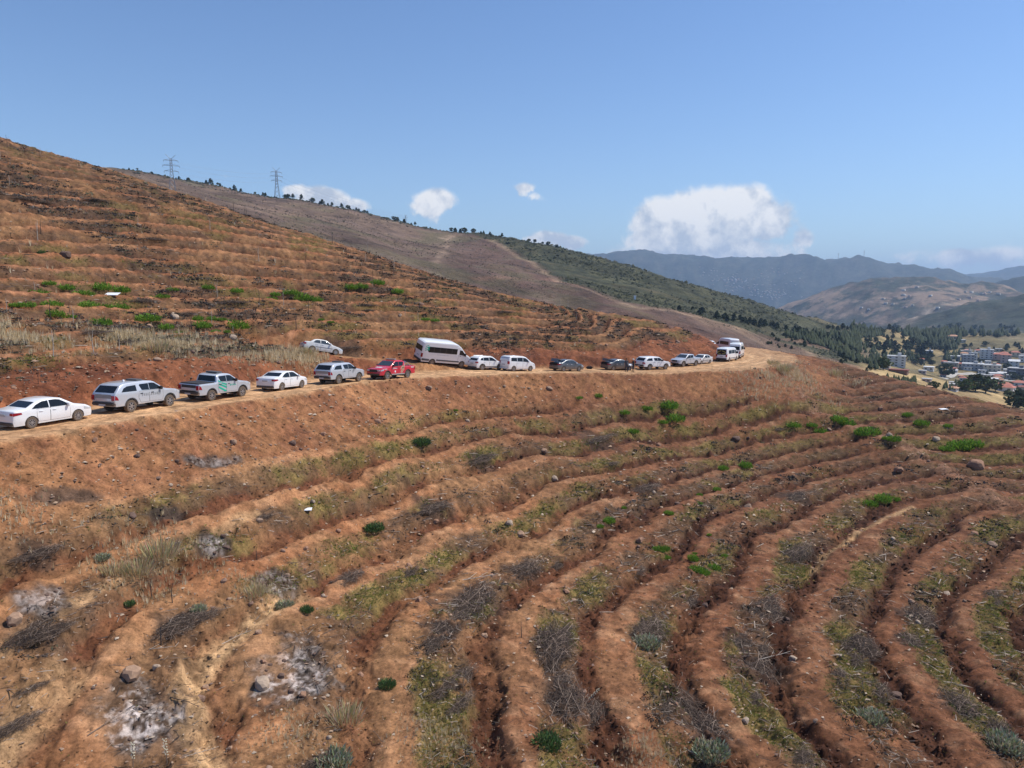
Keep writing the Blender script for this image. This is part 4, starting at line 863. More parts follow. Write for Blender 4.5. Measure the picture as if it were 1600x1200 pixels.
# 10, 11 grey sedans with raised boot lids
def open_boot(T,r):
    bm=bmesh.new(); bm_box(bm,(.50,0,1.42),(.74,1.30,.045),Matrix.Rotation(math.radians(22),3,'Y')); bm_box(bm,(.16,0,1.40),(.05,1.30,.36),Matrix.Rotation(math.radians(18),3,'Y')); bm_obj('boot_lid',bm,V['grey_paint'],r)
    bm=bmesh.new(); bm_box(bm,(.42,0,1.065),(.70,1.34,.05)); bm_obj('boot_opening',bm,V['under'],r)
    bm=bmesh.new(); bm_box(bm,(.0,0,.90),(.07,1.30,.30)); bm_obj('boot_interior',bm,V['under'],r)
for px,py,lb in ((893,580,'grey sedan with its boot lid up, standing apart from the white vans'),(971,578.5,'grey sedan with its boot lid up, next to the standing people')):
    r=vehicle('sedan_car',SEDAN,'grey_paint','clear_glass'); seat_vehicle(r,SEDAN,px,py); open_boot(SEDAN,r); tag(r,lb,'car','vehicles parked along the dirt road'); CARS.append(r)
# 12 white pickup with canopy
r=vehicle('pickup_truck',CANO,'white_paint'); seat_vehicle(r,CANO,1028,577.5); tag(r,'white canopy pickup seen from behind, just past the standing people','pickup truck','vehicles parked along the dirt road'); CARS.append(r)
# 13 silver pickup facing us, 14 white sedan facing us
r=vehicle('pickup_truck',PICK,'silver_paint'); seat_vehicle(r,PICK,1078,572.5,rev=True); tag(r,'silver pickup facing the camera, in front of a small pale sedan','pickup truck','vehicles parked along the dirt road'); CARS.append(r)
r=vehicle('sedan_car',OLDSED,'old_white_paint'); seat_vehicle(r,OLDSED,1102,568.5,rev=True); tag(r,'small pale sedan facing the camera between the silver pickup and the vans','car','vehicles parked along the dirt road'); CARS.append(r)
# 15-17 vans, 18 far car
def chevrons(T,r):
    for k in range(5):
        for s in (-1,1):
            bm=bmesh.new(); bm_box(bm,(-.035,s*(.14+.13*k),1.78-.05*k),(.012,.16,.05),Matrix.Rotation(s*-.7,3,'X')); bm_box(bm,(-.035,s*(.14+.13*k),1.28+.04*k),(.012,.16,.04),Matrix.Rotation(s*.7,3,'X')); bm_obj('chevron',bm,V['decal_yellow'],r)
r=vehicle('minibus',LOWVAN,'white_paint'); seat_vehicle(r,LOWVAN,1122,563); chevrons(LOWVAN,r); tag(r,'low white van with yellow chevrons on its dark rear window, nearest at the bend','van','white vans at the bend'); CARS.append(r)
r=vehicle('minibus',BUS2,'white_paint'); seat_vehicle(r,BUS2,1141,558,turn=-4); tag(r,'tall white minibus at the bend, just ahead of the low chevron van','minibus','white vans at the bend'); CARS.append(r)
r=vehicle('minibus',BUS2,'white_paint'); seat_vehicle(r,BUS2,0,0,plan=(39.6,139.5),turn=6); chevrons(BUS2,r); tag(r,'white minibus behind the other two at the bend, only its top showing','minibus','white vans at the bend'); CARS.append(r)
r=vehicle('sport_utility_car',SUV,'white_paint'); seat_vehicle(r,SUV,0,0,plan=(38.0,147.5),turn=10); tag(r,'white car whose roof shows left of the farthest minibus','car','white vans at the bend'); CARS.append(r)
# 0 white sedan on the side track
r=vehicle('sedan_car',OLDSED,'old_white_paint','clear_glass'); seat_vehicle(r,OLDSED,506,553.5,line=SIDES[::-1],turn=2); tag(r,'old white sedan alone on the side track above the line of parked cars','car','vehicles parked along the dirt road'); CARS.append(r)
for r_ in CARS: print('CAR',r_['label'][:40],[round(v,1) for v in r_.location])
# ------------------------------------------------------------------ ground cover that nobody could count
def attr_mat(name,rough=.9,trans=0.0):
    m=mat_new(name); t=NT(m.node_tree); out=t.n('ShaderNodeOutputMaterial'); b=t.n('ShaderNodeBsdfPrincipled'); b.inputs['Roughness'].default_value=rough; b.inputs['Specular IOR Level'].default_value=.2
    a=t.n('ShaderNodeAttribute',attribute_name='tint'); g=t.n('ShaderNodeNewGeometry'); nz=t.noise(g.outputs['Position'],9,4,.6)
    vmn=t.n('ShaderNodeVectorMath',operation='SCALE'); m.node_tree.links.new(a.outputs['Color'],vmn.inputs[0]); m.node_tree.links.new(t.m('ADD',t.m('MULTIPLY',nz,.8),.6),vmn.inputs['Scale'])
    m.node_tree.links.new(vmn.outputs[0],b.inputs['Base Color'])
    if trans:
        tr=t.n('ShaderNodeBsdfTranslucent'); m.node_tree.links.new(vmn.outputs[0],tr.inputs[0]); mx=t.n('ShaderNodeMixShader'); mx.inputs[0].default_value=trans
        m.node_tree.links.new(b.outputs[0],mx.inputs[1]); m.node_tree.links.new(tr.outputs[0],mx.inputs[2]); m.node_tree.links.new(mx.outputs[0],out.inputs[0])
    else: m.node_tree.links.new(b.outputs[0],out.inputs[0])
    return m
M_STONE=attr_mat('stone'); M_GRASS=attr_mat('grass',.7,.3); M_TWIG=attr_mat('twig')
def soup(name,tmplV,tmplF,P,S,RZ,tint,mat,label,tilt=None,jit=0.0):
    """n copies of a small template joined in one mesh: stuff"""
    n=len(P); V0=np.asarray(tmplV,float); F0=np.asarray(tmplF,int); k=len(V0)
    c,s=np.cos(RZ),np.sin(RZ); S=np.asarray(S); S=S if S.ndim==2 else np.repeat(S[:,None],3,1)
    v=V0[None]*S[:,None]
    if jit: v=v+rng.normal(0,jit,v.shape)*S[:,None]
    if tilt is not None:
        ct,st=np.cos(tilt)[:,None],np.sin(tilt)[:,None]; y=v[...,1]*ct-v[...,2]*st; z=v[...,1]*st+v[...,2]*ct; v=np.stack([v[...,0],y,z],-1)
    x=v[...,0]*c[:,None]-v[...,1]*s[:,None]; y=v[...,0]*s[:,None]+v[...,1]*c[:,None]
    v=np.stack([x,y,v[...,2]],-1)+P[:,None]
    f=(F0[None]+(np.arange(n)*k)[:,None,None]).reshape(-1,F0.shape[1]).astype(np.int32)
    me=bpy.data.meshes.new(name); co=v.reshape(-1,3).astype(np.float32)
    me.vertices.add(len(co)); me.vertices.foreach_set('co',co.ravel()); me.loops.add(f.size); me.loops.foreach_set('vertex_index',f.ravel())
    me.polygons.add(len(f)); m=F0.shape[1]; me.polygons.foreach_set('loop_start',np.arange(0,f.size,m,dtype=np.int32)); me.polygons.foreach_set('loop_total',np.full(len(f),m,np.int32))
    me.update(calc_edges=True)
    a=me.color_attributes.new('tint','FLOAT_COLOR','POINT'); t=np.repeat(np.c_[tint,np.ones(n)],k,0).astype(np.float32); a.data.foreach_set('color',t.ravel())
    me.materials.append(mat); o=bpy.data.objects.new(name,me); COL.objects.link(o); o['kind']='stuff'; o['label']=label; o['category']=name.replace('_',' '); return o
OCT=[(1,0,0),(0,1,0),(-1,0,0),(0,-1,0),(0,0,.8),(0,0,-.6)]; OCF=[(0,1,4),(1,2,4),(2,3,4),(3,0,4),(1,0,5),(2,1,5),(3,2,5),(0,3,5)]
BOUL=[];BOF=OCF
def pick(weight,n,rmax=175,rmin=12):
    """random spots of the near ground; the ground grid is denser close by, so the spread is even as seen"""
    w=np.clip(weight,0,None)*(np.hypot(GX,GY).ravel()<rmax)*(np.hypot(GX,GY).ravel()>rmin); w=w/w.sum()
    idx=rng.choice(len(w),size=n,p=w); r=np.hypot(GX.ravel()[idx],GY.ravel()[idx])
    x=GX.ravel()[idx]+rng.normal(0,.0028,n)*r; y=GY.ravel()[idx]+rng.normal(0,.004,n)*r
    return x,y,gzs(x,y),r,idx
dR=np.abs(GM['d']); offroad=(dR>3.6)&(np.abs(GM['d2'])>1.9)
bank=((dR>3.6)&(dR<8.5)).astype(float)
# clods of turned soil
n=70000; w=(GM['fur']*1.0+GM['veg']*.32+.10+.30*bank)*offroad*(.45+.55*np.clip(GM['R'],0,1)); x,y,z,r,i=pick(w,n,130)
s=(.014+.060*rng.random(n)**2.6)*np.clip(r/28,.7,2.2); c=GC[i]*(.55+.6*rng.random((n,1)))
soup('soil_clods',OCT,OCF[:4],np.c_[x,y,z+s*.2],np.c_[s*(.8+.5*rng.random(n)),s*(.8+.5*rng.random(n)),s*.75],rng.random(n)*6.28,c,M_STONE,'clods of turned soil in the ripped furrows',jit=.22)
# stones
n=19000; w=(.25+.6*GM['veg']+.9*bank+.8*np.exp(-(wall_dist(SPINE,GX.ravel(),GY.ravel())/1.8)**2))*offroad; x,y,z,r,i=pick(w,n,150)
s=(.022+.06*rng.random(n)**3)*np.clip(r/28,.7,2.3); pal=np.array([(.36,.25,.17),(.30,.20,.14),(.24,.16,.12),(.42,.33,.25),(.17,.11,.085)]); c=pal[rng.integers(0,5,n)]*(.8+.4*rng.random((n,1)))
soup('gravel',OCT,OCF[:4],np.c_[x,y,z+s*.3],np.c_[s*(.7+.7*rng.random(n)),s*(.7+.7*rng.random(n)),s*.7],rng.random(n)*6.28,c,M_STONE,'small pale stones strewn over the soil',jit=.2)
# grass tufts: five blades
BL=[];BF=[]
for k in range(5):
    a=k*1.2566+.3; ca,sa=math.cos(a),math.sin(a); b=len(BL); BL+=[(ca*.15-sa*.07,sa*.15+ca*.07,-.1),(ca*.15+sa*.07,sa*.15-ca*.07,-.1),(ca*.62,sa*.62,.75+.25*(k%2))]; BF.append((b,b+1,b+2))
n=64000; w=(GM['green']**1.1*GM['veg']+.004*GM['env'])*offroad; x,y,z,r,i=pick(w,n,140)
s=(.03+.055*rng.random(n))*np.clip(r/25,.8,2.4); gp=np.array([(.21,.25,.045),(.16,.19,.04),(.28,.26,.08),(.11,.135,.04),(.28,.23,.10)]); c=gp[rng.integers(0,5,n)]*(.8+.4*rng.random((n,1)))
soup('low_grass',BL,BF,np.c_[x,y,z],np.c_[s,s,s*(.6+.5*rng.random(n))],rng.random(n)*6.28,c,M_GRASS,'low yellow green grass along the unploughed strips',jit=.1)
# dry grass above the side track, by the road and at the bend
dryw=GM['dry'].copy()
xx,yy=GX.ravel(),GY.ravel()
for px,py,rr,a in [(1225,572,3.5,1.2),(1215,565,3,1.2),(1240,585,3,1.0),(1200,590,2.5,.7),(1305,585,2.2,.8),(1230,600,2.5,.6),(1340,600,3,.4),(1175,600,4,.4),(470,560,2,.7),(330,545,3,.5),(1290,625,2,.4),(240,870,2.2,.35),(210,905,1.8,.3),(400,920,1.0,.5),(455,1150,1.2,.25),(20,800,1.5,.3),(690,1150,1.5,.3),(1010,1180,1.2,.3)]:
    gx_,gy_,ok=ray_near(px,py); dryw=np.maximum(dryw,a*np.exp(-((xx-gx_[0])**2+(yy-gy_[0])**2)/rr**2)*(dR>3.4))
n=11500; w=(dryw**1.5+.0015*GM['env']*(~GM['low']))*(np.abs(GM['d2'])>1.9); x,y,z,r,i=pick(w,n,160)
s=(.14+.26*rng.random(n)**1.5)*np.clip(r/60,.42,1.3); c=np.array([(.66,.53,.33),(.55,.42,.24),(.74,.63,.43)])[rng.integers(0,3,n)]*(.8+.35*rng.random((n,1)))
soup('dry_grass',BL,BF,np.c_[x,y,z],np.c_[s*.45,s*.45,s*1.5],rng.random(n)*6.28,c,M_GRASS,'tall bleached dry grass on the bank and at the bend',jit=.12)
# twig litter
TW=[(-.5,-.022,0),(.5,-.012,.03),(.5,.012,.03),(-.5,.022,0),(0,0,.05)]; TF=[(0,1,4),(1,2,4),(2,3,4),(3,0,4)]
n=24000; w=(GM['veg']*(.3+.7*(GC.mean(1)<.08))+.03)*offroad; x,y,z,r,i=pick(w,n,130)
s=(.14+.5*rng.random(n)**2)*np.clip(r/30,.7,1.8); c=np.array([(.13,.10,.085),(.075,.058,.05),(.30,.25,.21),(.045,.036,.033)])[rng.integers(0,4,n)]*(.8+.4*rng.random((n,1)))
soup('twig_litter',TW,TF,np.c_[x,y,z+.03+.05*rng.random(n)],np.c_[s,s,s],rng.random(n)*6.28,c,M_TWIG,'burnt twigs littering the unploughed strips',tilt=rng.normal(0,.25,n),jit=.01)
# low dark brush on the strips of the upper hill
BRU=[];BRF=[]
for k in range(9):
    a=k*2.4; rr=.25+.09*k%.7; ca,sa=math.cos(a),math.sin(a); b=len(BRU); h=.35+.2*((k*7)%5)/4
    BRU+=[(ca*rr-.05,sa*rr,-.05),(ca*rr+.22,sa*rr-.1,h*.6),(ca*rr-.1,sa*rr+.15,h)]; BRF.append((b,b+1,b+2))
n=19000; pat=(fbm(xx*.6,yy,6,4,61)>.0); w=((GM['veg']+.25*(1-GM['ber'])*GM['env'])*pat*(~GM['low'])*1.6+GM['veg']*(fbm(xx,yy,5,3,78)>.35)*GM['low']*.6)*offroad; x,y,z,r,i=pick(w,n,140)
s=(.12+.30*rng.random(n)**1.5)*np.clip(r/80,.4,1.2); c=np.array([(.062,.050,.045),(.10,.080,.068),(.14,.115,.095),(.075,.075,.045)])[rng.integers(0,4,n)]*(.75+.5*rng.random((n,1)))
soup('charred_brush',BRU,BRF,np.c_[x,y,z],np.c_[s*1.3,s*1.3,s*.9],rng.random(n)*6.28,c,M_TWIG,'charred low brush lying along the terraces',jit=.1)
# scrub on the far slopes: burnt on the left of the firebreak, green on the right
def far_pick(n,rmin,rmax,az0,az1):
    a=az0+(az1-az0)*rng.random(n); r=rmin*(rmax/rmin)**rng.random(n); x=r*np.sin(a); y=r*np.cos(a); return x,y,far_z(x,y),r,a
pa=lambda p: float(np.arctan(pdir(p,450)[0]))
x,y,z,r,a=far_pick(62000,200,880,pa(60),pa(1330)); gside=line_dist(np.c_[FTRK[0][0],np.zeros(len(FTRK[0][0]))],x,y)[0]>4; cl_=fbm(x,y,45,3,91); keep=(rng.random(len(x))<np.where(gside,.55+cl_*.9,.42+cl_*.6)); x,y,z,r,gside=x[keep],y[keep],z[keep],r[keep],gside[keep]; n=len(x)
s=(.30+1.2*rng.random(n)**2.5)*np.where(gside,1.0,.48)*np.clip(r/500,.5,1.3); c=np.where(gside[:,None]|(rng.random((n,1))<.14),np.array([(.046,.054,.028),(.068,.072,.036),(.034,.040,.024)])[rng.integers(0,3,n)],np.array([(.085,.062,.048),(.125,.09,.07),(.06,.045,.037)])[rng.integers(0,3,n)])
soup('hill_scrub',OCT,OCF[:4],np.c_[x,y,z+s*.3],np.c_[s,s,s*.8],rng.random(n)*6.28,c,M_GRASS,'scrub dotting the burnt and green far slopes',jit=.28)
# ------------------------------------------------------------------ countable plants, piles, rocks
def tint_mesh(name,V_,F_,cols,mat,percol=None):
    me=bpy.data.meshes.new(name); me.from_pydata([tuple(v) for v in V_],[],F_); a=me.color_attributes.new('tint','FLOAT_COLOR','POINT')
    a.data.foreach_set('color',np.c_[np.asarray(cols),np.ones(len(V_))].astype(np.float32).ravel()); me.materials.append(mat); return me
def shrub_mesh(kind,seed):
    rr=np.random.default_rng(seed); V_=[];F_=[];C_=[]
    n={'bright':620,'dark':800,'grey':800,'dry':260}[kind]
    pal={'bright':[(.14,.27,.03),(.21,.34,.04),(.085,.17,.022)],'dark':[(.08,.14,.045),(.12,.18,.06),(.055,.10,.04)],'grey':[(.30,.30,.19),(.40,.39,.27),(.21,.21,.13)],'dry':[(.60,.48,.29),(.50,.38,.21),(.36,.31,.17)]}[kind]
    for k in range(n):
        a=rr.random()*6.283; q=rr.random()**.5; x0,y0=q*.42*math.cos(a),q*.42*math.sin(a); h=(.35+.65*rr.random())*(1-.45*q)
        dx,dy=x0*.9+rr.normal(0,.1),y0*.9+rr.normal(0,.1); z0=h*rr.random()*.6; L_=.55 if kind=='dry' else (.07+.08*rr.random()); z1=z0+L_; dx,dy=(dx,dy) if kind=='dry' else (x0*.2+rr.normal(0,.07),y0*.2+rr.normal(0,.07)); w=.012 if kind=='dry' else .021
        t=rr.random()*6.28; tx,ty=w*math.cos(t),w*math.sin(t); b=len(V_)
        V_+=[(x0-tx*.5,y0-ty*.5,z0-.05),(x0+dx*.4+tx,y0+dy*.4+ty,(z0+z1)*.5),(x0+dx*.7,y0+dy*.7,z1),(x0+dx*.4-tx,y0+dy*.4-ty,(z0+z1)*.5)]; F_.append((b,b+1,b+2,b+3)); c=pal[rr.integers(0,3)]; C_+=[tuple(v*(.8+.4*rr.random()) for v in c)]*4
    return tint_mesh('foliage',V_,F_,C_,M_GRASS)
SH={k:[shrub_mesh(k,i*7+len(k)) for i in range(3)] for k in ('bright','dark','grey','dry')}
def brush_mesh(seed,n=420):
    rr=np.random.default_rng(seed); V_=[];F_=[];C_=[]
    for k in range(n):
        a=rr.random()*6.28; q=rr.random()**.6; c0=np.array([q*.55*math.cos(a),q*.45*math.sin(a),.30*(1-q)*rr.random()+.02]); d=rr.random()*6.28; L=.25+.4*rr.random()
        dr=np.array([math.cos(d),math.sin(d)*.9,rr.normal(0,.22)]); w=.0030+.0055*rr.random()**2; col=np.array([(.080,.054,.042),(.050,.036,.029),(.27,.20,.155),(.12,.085,.066),(.036,.028,.024)][rr.integers(0,5)])*(.8+.4*rr.random())
        pts=[c0-dr*L*.5,c0+rr.normal(0,.055,3),c0+dr*L*.5+rr.normal(0,.03,3)]
        b=len(V_)
        for j,p in enumerate(pts):
            ww=w*(1-.3*j); 
            for t in range(3): V_.append(tuple(p+np.array([-dr[1]*math.cos(t*2.09),dr[0]*math.cos(t*2.09),math.sin(t*2.09)])*ww)); C_.append(tuple(col))
        for j in range(2):
            for t in range(3): F_.append((b+j*3+t,b+j*3+(t+1)%3,b+j*3+3+(t+1)%3,b+j*3+3+t))
    return tint_mesh('brush',V_,F_,C_,M_TWIG)
BR=[brush_mesh(i+3) for i in range(4)]
def rock_mesh(seed,pal):
    rr=np.random.default_rng(seed); bm=bmesh.new(); bmesh.ops.create_icosphere(bm,subdivisions=2,radius=1)
    for v in bm.verts:
        n_=Vector([math.copysign(abs(c)**.75,c) for c in v.co]); v.co=n_*(.82+.3*rr.random()); 
    bmesh.ops.scale(bm,vec=(1,.8,.65),verts=bm.verts[:])
    for k in range(6):
        nrm=Vector(rr.normal(0,1,3)).normalized(); lim=.62+.2*rr.random()
        for v in bm.verts:
            e=v.co.dot(nrm)-lim
            if e>0: v.co-=nrm*e*.85
    me=bpy.data.meshes.new('rock'); bm.to_mesh(me); bm.free(); a=me.color_attributes.new('tint','FLOAT_COLOR','POINT'); c=np.array(pal)
    a.data.foreach_set('color',np.c_[c*(.85+.3*rr.random((len(me.vertices),1))),np.ones(len(me.vertices))].astype(np.float32).ravel()); me.materials.append(M_STONE); return me
RK=[rock_mesh(i,[(.33,.21,.14),(.28,.19,.135),(.24,.15,.11),(.37,.28,.21),(.14,.09,.07),(.30,.17,.11)][i]) for i in range(6)]
def put(name,me,x,y,s,rz=None,dz=0.0,label=None,cat=None,group=None):
    o=bpy.data.objects.new(name,me); COL.objects.link(o); s=s if hasattr(s,'__len__') else (s,s,s)
    o.location=(x,y,gz(x,y)+dz); o.scale=s; o.rotation_euler=(0,0,rng.random()*6.28 if rz is None else rz)
    if label: tag(o,label,cat,group)
    return o
def pxsize(x,y,z,w): return w*(y*cp-z*sp)/F
# bright shrubs (px, py of the foot, width in the photo)
BS=[(60,457,24),(77,449,14),(103,453,18),(130,462,22),(160,455,24),(188,456,22),(220,463,14),(235,462,20),(255,469,14),(270,457,12),(24,483,14),(41,485,18),(82,479,24),(137,482,22),(160,481,16),(187,481,20),(85,495,24),(106,496,20),(325,455,16),(370,459,18),(232,481,10),(310,503,14),(331,503,14),(347,506,10),(316,514,22),(337,517,14),(368,518,34),(158,511,22),(232,507,30),(260,517,22),(280,520,20),(76,437,10),(355,525,10),(425,468,14),(470,466,26),(455,462,20),(490,469,18),(548,452,18),(565,452,16),(620,457,16),(590,447,16),(650,501,16),(665,505,12),(680,507,10),(502,505,8),(430,463,14),(517,508,8),
    (905,624,12),(935,620,14),(975,648,16),(1010,643,16),(1045,640,28),(1055,662,26),(990,677,18),(1035,664,16),(1120,772,12),(1093,780,10),(1092,793,12),(1045,806,14),(952,814,24),(938,822,12),(975,793,10),(1035,862,20),(1042,868,12),(1083,880,18),(1090,897,22),(1100,900,18),(1115,892,22),(1085,868,8),(1132,871,10),(1108,840,8),(1240,668,20),(1282,672,22),(1310,663,28),(1322,665,24),(1268,666,14),(1355,682,30),(1345,684,16),(1397,695,22),(1383,692,12),(1500,698,34),(1480,704,24),(1520,695,28),(1440,666,22),(1418,650,14),(1380,786,26),(1360,789,24),(1400,782,16),(1481,667,14),(712,645,8),(1025,860,12)]
GS=[]
for k,(px,py,w) in enumerate(BS):
    x,y,ok=ray_near(px,py)
    if not ok[0]: continue
    x,y=float(x[0]),float(y[0]); s=pxsize(x,y,gz(x,y),w)*(1.45 if py<560 else 1.2)
    o=put('green_shrub',SH['bright'][k%3],x,y,(s*(.85+.4*rng.random()),s*(.7+.4*rng.random()),s*(.55+.25*rng.random())),label='green shrub',cat='shrub',group='bright green resprouting shrubs'); GS.append((o,px,py,w))
LM=[(40,482,'at the far left edge of the upper hillside'),(90,495,'below left of the white board'),(85,450,'left of the white board, upper row'),(176,460,'around the white board'),(250,462,'right of the white board'),(245,512,'behind the tall dry grass'),(340,510,'above the green-striped pickup'),(340,456,'high above the white cars, centre left'),(470,465,'on the hillside above the old white sedan'),(590,450,'high on the hillside above the long minibus'),(665,503,'just above the long minibus'),(505,505,'directly above the old white sedan'),
    (920,622,'at the foot of the long road bank'),(1010,642,'on the rows below the white pickup'),(1045,665,'on the rows below the minibuses'),(955,805,'on the rows left of the field centre'),(1095,785,'near the middle of the field'),(1040,862,'left of the curved green clump'),(1100,893,'in the curved green clump of the field centre'),(1280,668,'beneath the bend, left of the rubble spine'),(1370,688,'across the top of the rubble spine'),(1500,697,'on the right terraces, large clump'),(1430,658,'right of the rubble spine top'),(1380,784,'beside the upper end of the pale trail'),(712,645,'at the bank foot, left of centre')]
ORD=['leftmost','second from the left','third from the left','fourth from the left','fifth from the left','sixth from the left','seventh from the left','eighth from the left','ninth from the left','tenth from the left','eleventh from the left']
for li,(lx,ly,nm) in enumerate(LM):
    g_=sorted([q for q in GS if min(range(len(LM)),key=lambda m:(LM[m][0]-q[1])**2+((LM[m][1]-q[2])*2.5)**2)==li],key=lambda q:q[1])
    for k,q in enumerate(g_):
        sz='small ' if q[3]<14 else ('wide ' if q[3]>=24 else ''); q[0]['label']=(sz+'green shrub '+nm) if len(g_)==1 else (sz+'green shrub '+nm+', '+ORD[min(k,10)])
DS=[(65,394,16,'dark','dark green bush standing alone high on the left hillside'),(658,697,32,'dark','dark green bush on the planting row left of the field centre'),(585,833,34,'dark','dark green spreading bush on the berm near the white scrap'),(202,938,20,'dark','small round green bush between two ash patches on the left'),(480,960,24,'dark','blue green seedling tuft on bare orange soil'),(605,1078,30,'dark','green tuft left of the widest grassy strip'),(855,1165,50,'dark','bushy green shrub at the bottom, below the largest brush pile'),
    (1010,1008,44,'grey','silver grey shrub beside the small brush pile'),(520,1190,66,'grey','pale silver green shrub at the bottom between ash and grass'),(445,942,30,'grey','pale grey shrub right beside the thin ash patch'),(1110,1190,60,'grey','grey green shrub at the bottom edge, right of centre'),(1570,1180,60,'grey','pale grey shrub in the bottom right corner'),(1360,1130,50,'grey','silvery shrub on the grassy strip at lower right'),(310,960,30,'grey','whitish green shrub beside the trail at lower left'),(540,1130,50,'dry','dry brown weeds below the second ash patch'),
    (250,880,50,'dry','tall straw coloured weeds near the middle ash patch'),(215,905,44,'dry','clump of pale dry grass left of the straw weeds'),(180,905,34,'dry','smaller dry tuft at the left end of the straw weeds'),(400,935,30,'dry','dry tuft on the edge of the thin ash patch'),(1225,583,22,'dry','big bleached grass clump on the outside of the road bend'),(1208,572,16,'dry','bleached grass clump right at the road bend'),(1305,590,20,'dry','pampas like pale tuft on the spur right of the bend'),(480,556,20,'dry','dry tuft near the old white sedan'),(245,555,30,'dry','tall pale grass clump above the second pickup'),(1070,535,8,'dry','pale stump like tuft above the far pickup'),(1165,735,24,'bright','green patch shrub on the rows right of centre'),(1130,738,18,'bright','green patch shrub just left of its neighbour right of centre'),(160,885,26,'grey','grey twiggy bush at far left below the road')]
for px,py,w,k,lb in DS:
    x,y,ok=ray_near(px,py)
    if not ok[0]: continue
    x,y=float(x[0]),float(y[0]); s=pxsize(x,y,gz(x,y),w)*1.05; put('shrub',SH[k][int(w)%3],x,y,(s,s*.9,s*.8),label=lb,cat='shrub')
for k,(px,py,w,h,lb) in enumerate(BP):
    x,y,ok=ray_near(px,py)
    if not ok[0]: continue
    x,y=float(x[0]),float(y[0]); s=pxsize(x,y,gz(x,y),w)*1.15; low_=py>620; g0=float(PHI(np.array([x+.5]),np.array([y]))[0]-PHI(np.array([x-.5]),np.array([y]))[0]); g1=float(PHI(np.array([x]),np.array([y+.5]))[0]-PHI(np.array([x]),np.array([y-.5]))[0]); put('brush_pile',BR[k%4],x,y,((max(s*1.25,2.2) if low_ else s*1.3),min(s*.95,1.9),min(s*.36,.75)),rz=(math.atan2(g0,-g1) if low_ else line_dir(ROADS,x,y)),label=lb,cat='brush pile')
# more brush heaps along the strips of the upper hill and the field
noash=np.ones(len(xx),bool)
for a_ in ASHP: noash&=ash_q(a_,xx,yy)>1.3
w=(GM['veg']>.7)*offroad*noash*1.0; x,y,z,r,i=pick(w,74,125,24)
for k in range(74):
    up=GM['d'][i[k]]>0; s=(.9+1.0*rng.random())*(1.2 if up else .8)
    put('brush_heap',BR[k%4],float(x[k]),float(y[k]),(s*1.5,s*.8,s*.5),rz=line_dir(ROADS,x[k],y[k]),label='low heap of burnt branches on a terrace '+('above the road' if up else 'of the lower field'),cat='brush heap',group='burnt heaps '+('above the road' if up else 'in the lower field'))
# rocks
RL=[(207,1068,30,0,'big tan boulder at the head of the largest ash patch'),(409,1075,26,3,'rounded grey boulder on the left rim of the second ash patch'),(25,988,26,0,'tan boulder by the ash patch at the left edge'),(365,693,12,0,'rock at the foot of the road bank, above the upper ash patch'),(505,679,10,5,'reddish rock at the foot of the bank'),(312,1083,16,2,'dark stone in the middle of the trail bend'),(320,1062,12,0,'smaller tan stone next to the trail bend'),(1525,731,24,5,'large reddish boulder right of the rubble spine'),(681,809,10,5,'round reddish stone on the berm'),(796,820,14,3,'pale stone on a centre row'),(1404,740,14,5,'dark rock on the rubble spine'),(1150,688,14,4,'dark boulder on a terrace edge right of centre'),(1400,1085,18,4,'flat dark stone in a lower right strip'),(1395,845,9,3,'pale stone by the upper furrow at right'),(1165,1130,12,3,'pale stone at the bottom, right of centre'),(404,996,12,0,'tan stone right of the trail'),(529,836,9,5,'tiny red stone on orange soil'),(505,934,8,3,'pale stone on the orange slope'),(103,405,16,4,'dark boulder high on the left hillside'),(245,1052,12,3,'grey stone at the top of the largest ash patch'),(1462,688,12,3,'pale rock right of the rubble spine top'),(730,656,9,3,'pale stone at the foot of the long bank'),(590,660,12,5,'brown rock at the bank foot, centre left'),(440,1060,12,4,'charred lump in the second ash patch'),(455,1082,10,4,'second charred lump in the second ash patch'),(1030,995,10,3,'pale stone by the silver grey shrub'),(1240,1025,14,3,'pale stone in the twig strip')]
for px,py,w,k,lb in RL:
    x,y,ok=ray_near(px,py)
    if not ok[0]: continue
    x,y=float(x[0]),float(y[0]); s=pxsize(x,y,gz(x,y),w)*.55; put('rock',RK[k],x,y,s,dz=s*.3,label=lb,cat='rock')
w=(.25+.9*bank+.5*GM['veg']+2.0*np.exp(-(wall_dist(SPINE,GX.ravel(),GY.ravel())/1.5)**2))*offroad; x,y,z,r,i=pick(w,240,140,20)
for k in range(240):
    s=(.09+.18*rng.random()**2)*min(1.8,max(.6,r[k]/40)); d_=GM['d'][i[k]]
    where='above the road' if d_>3 else ('on the bank below the road' if d_>-9 else 'in the lower field')
    o=put('stone',RK[k%6],float(x[k]),float(y[k]),s,dz=s*.25,label='loose angular stone '+where,cat='stone',group='loose stones '+where); o.rotation_euler=(rng.random()*.6,rng.random()*.6,rng.random()*6.28)
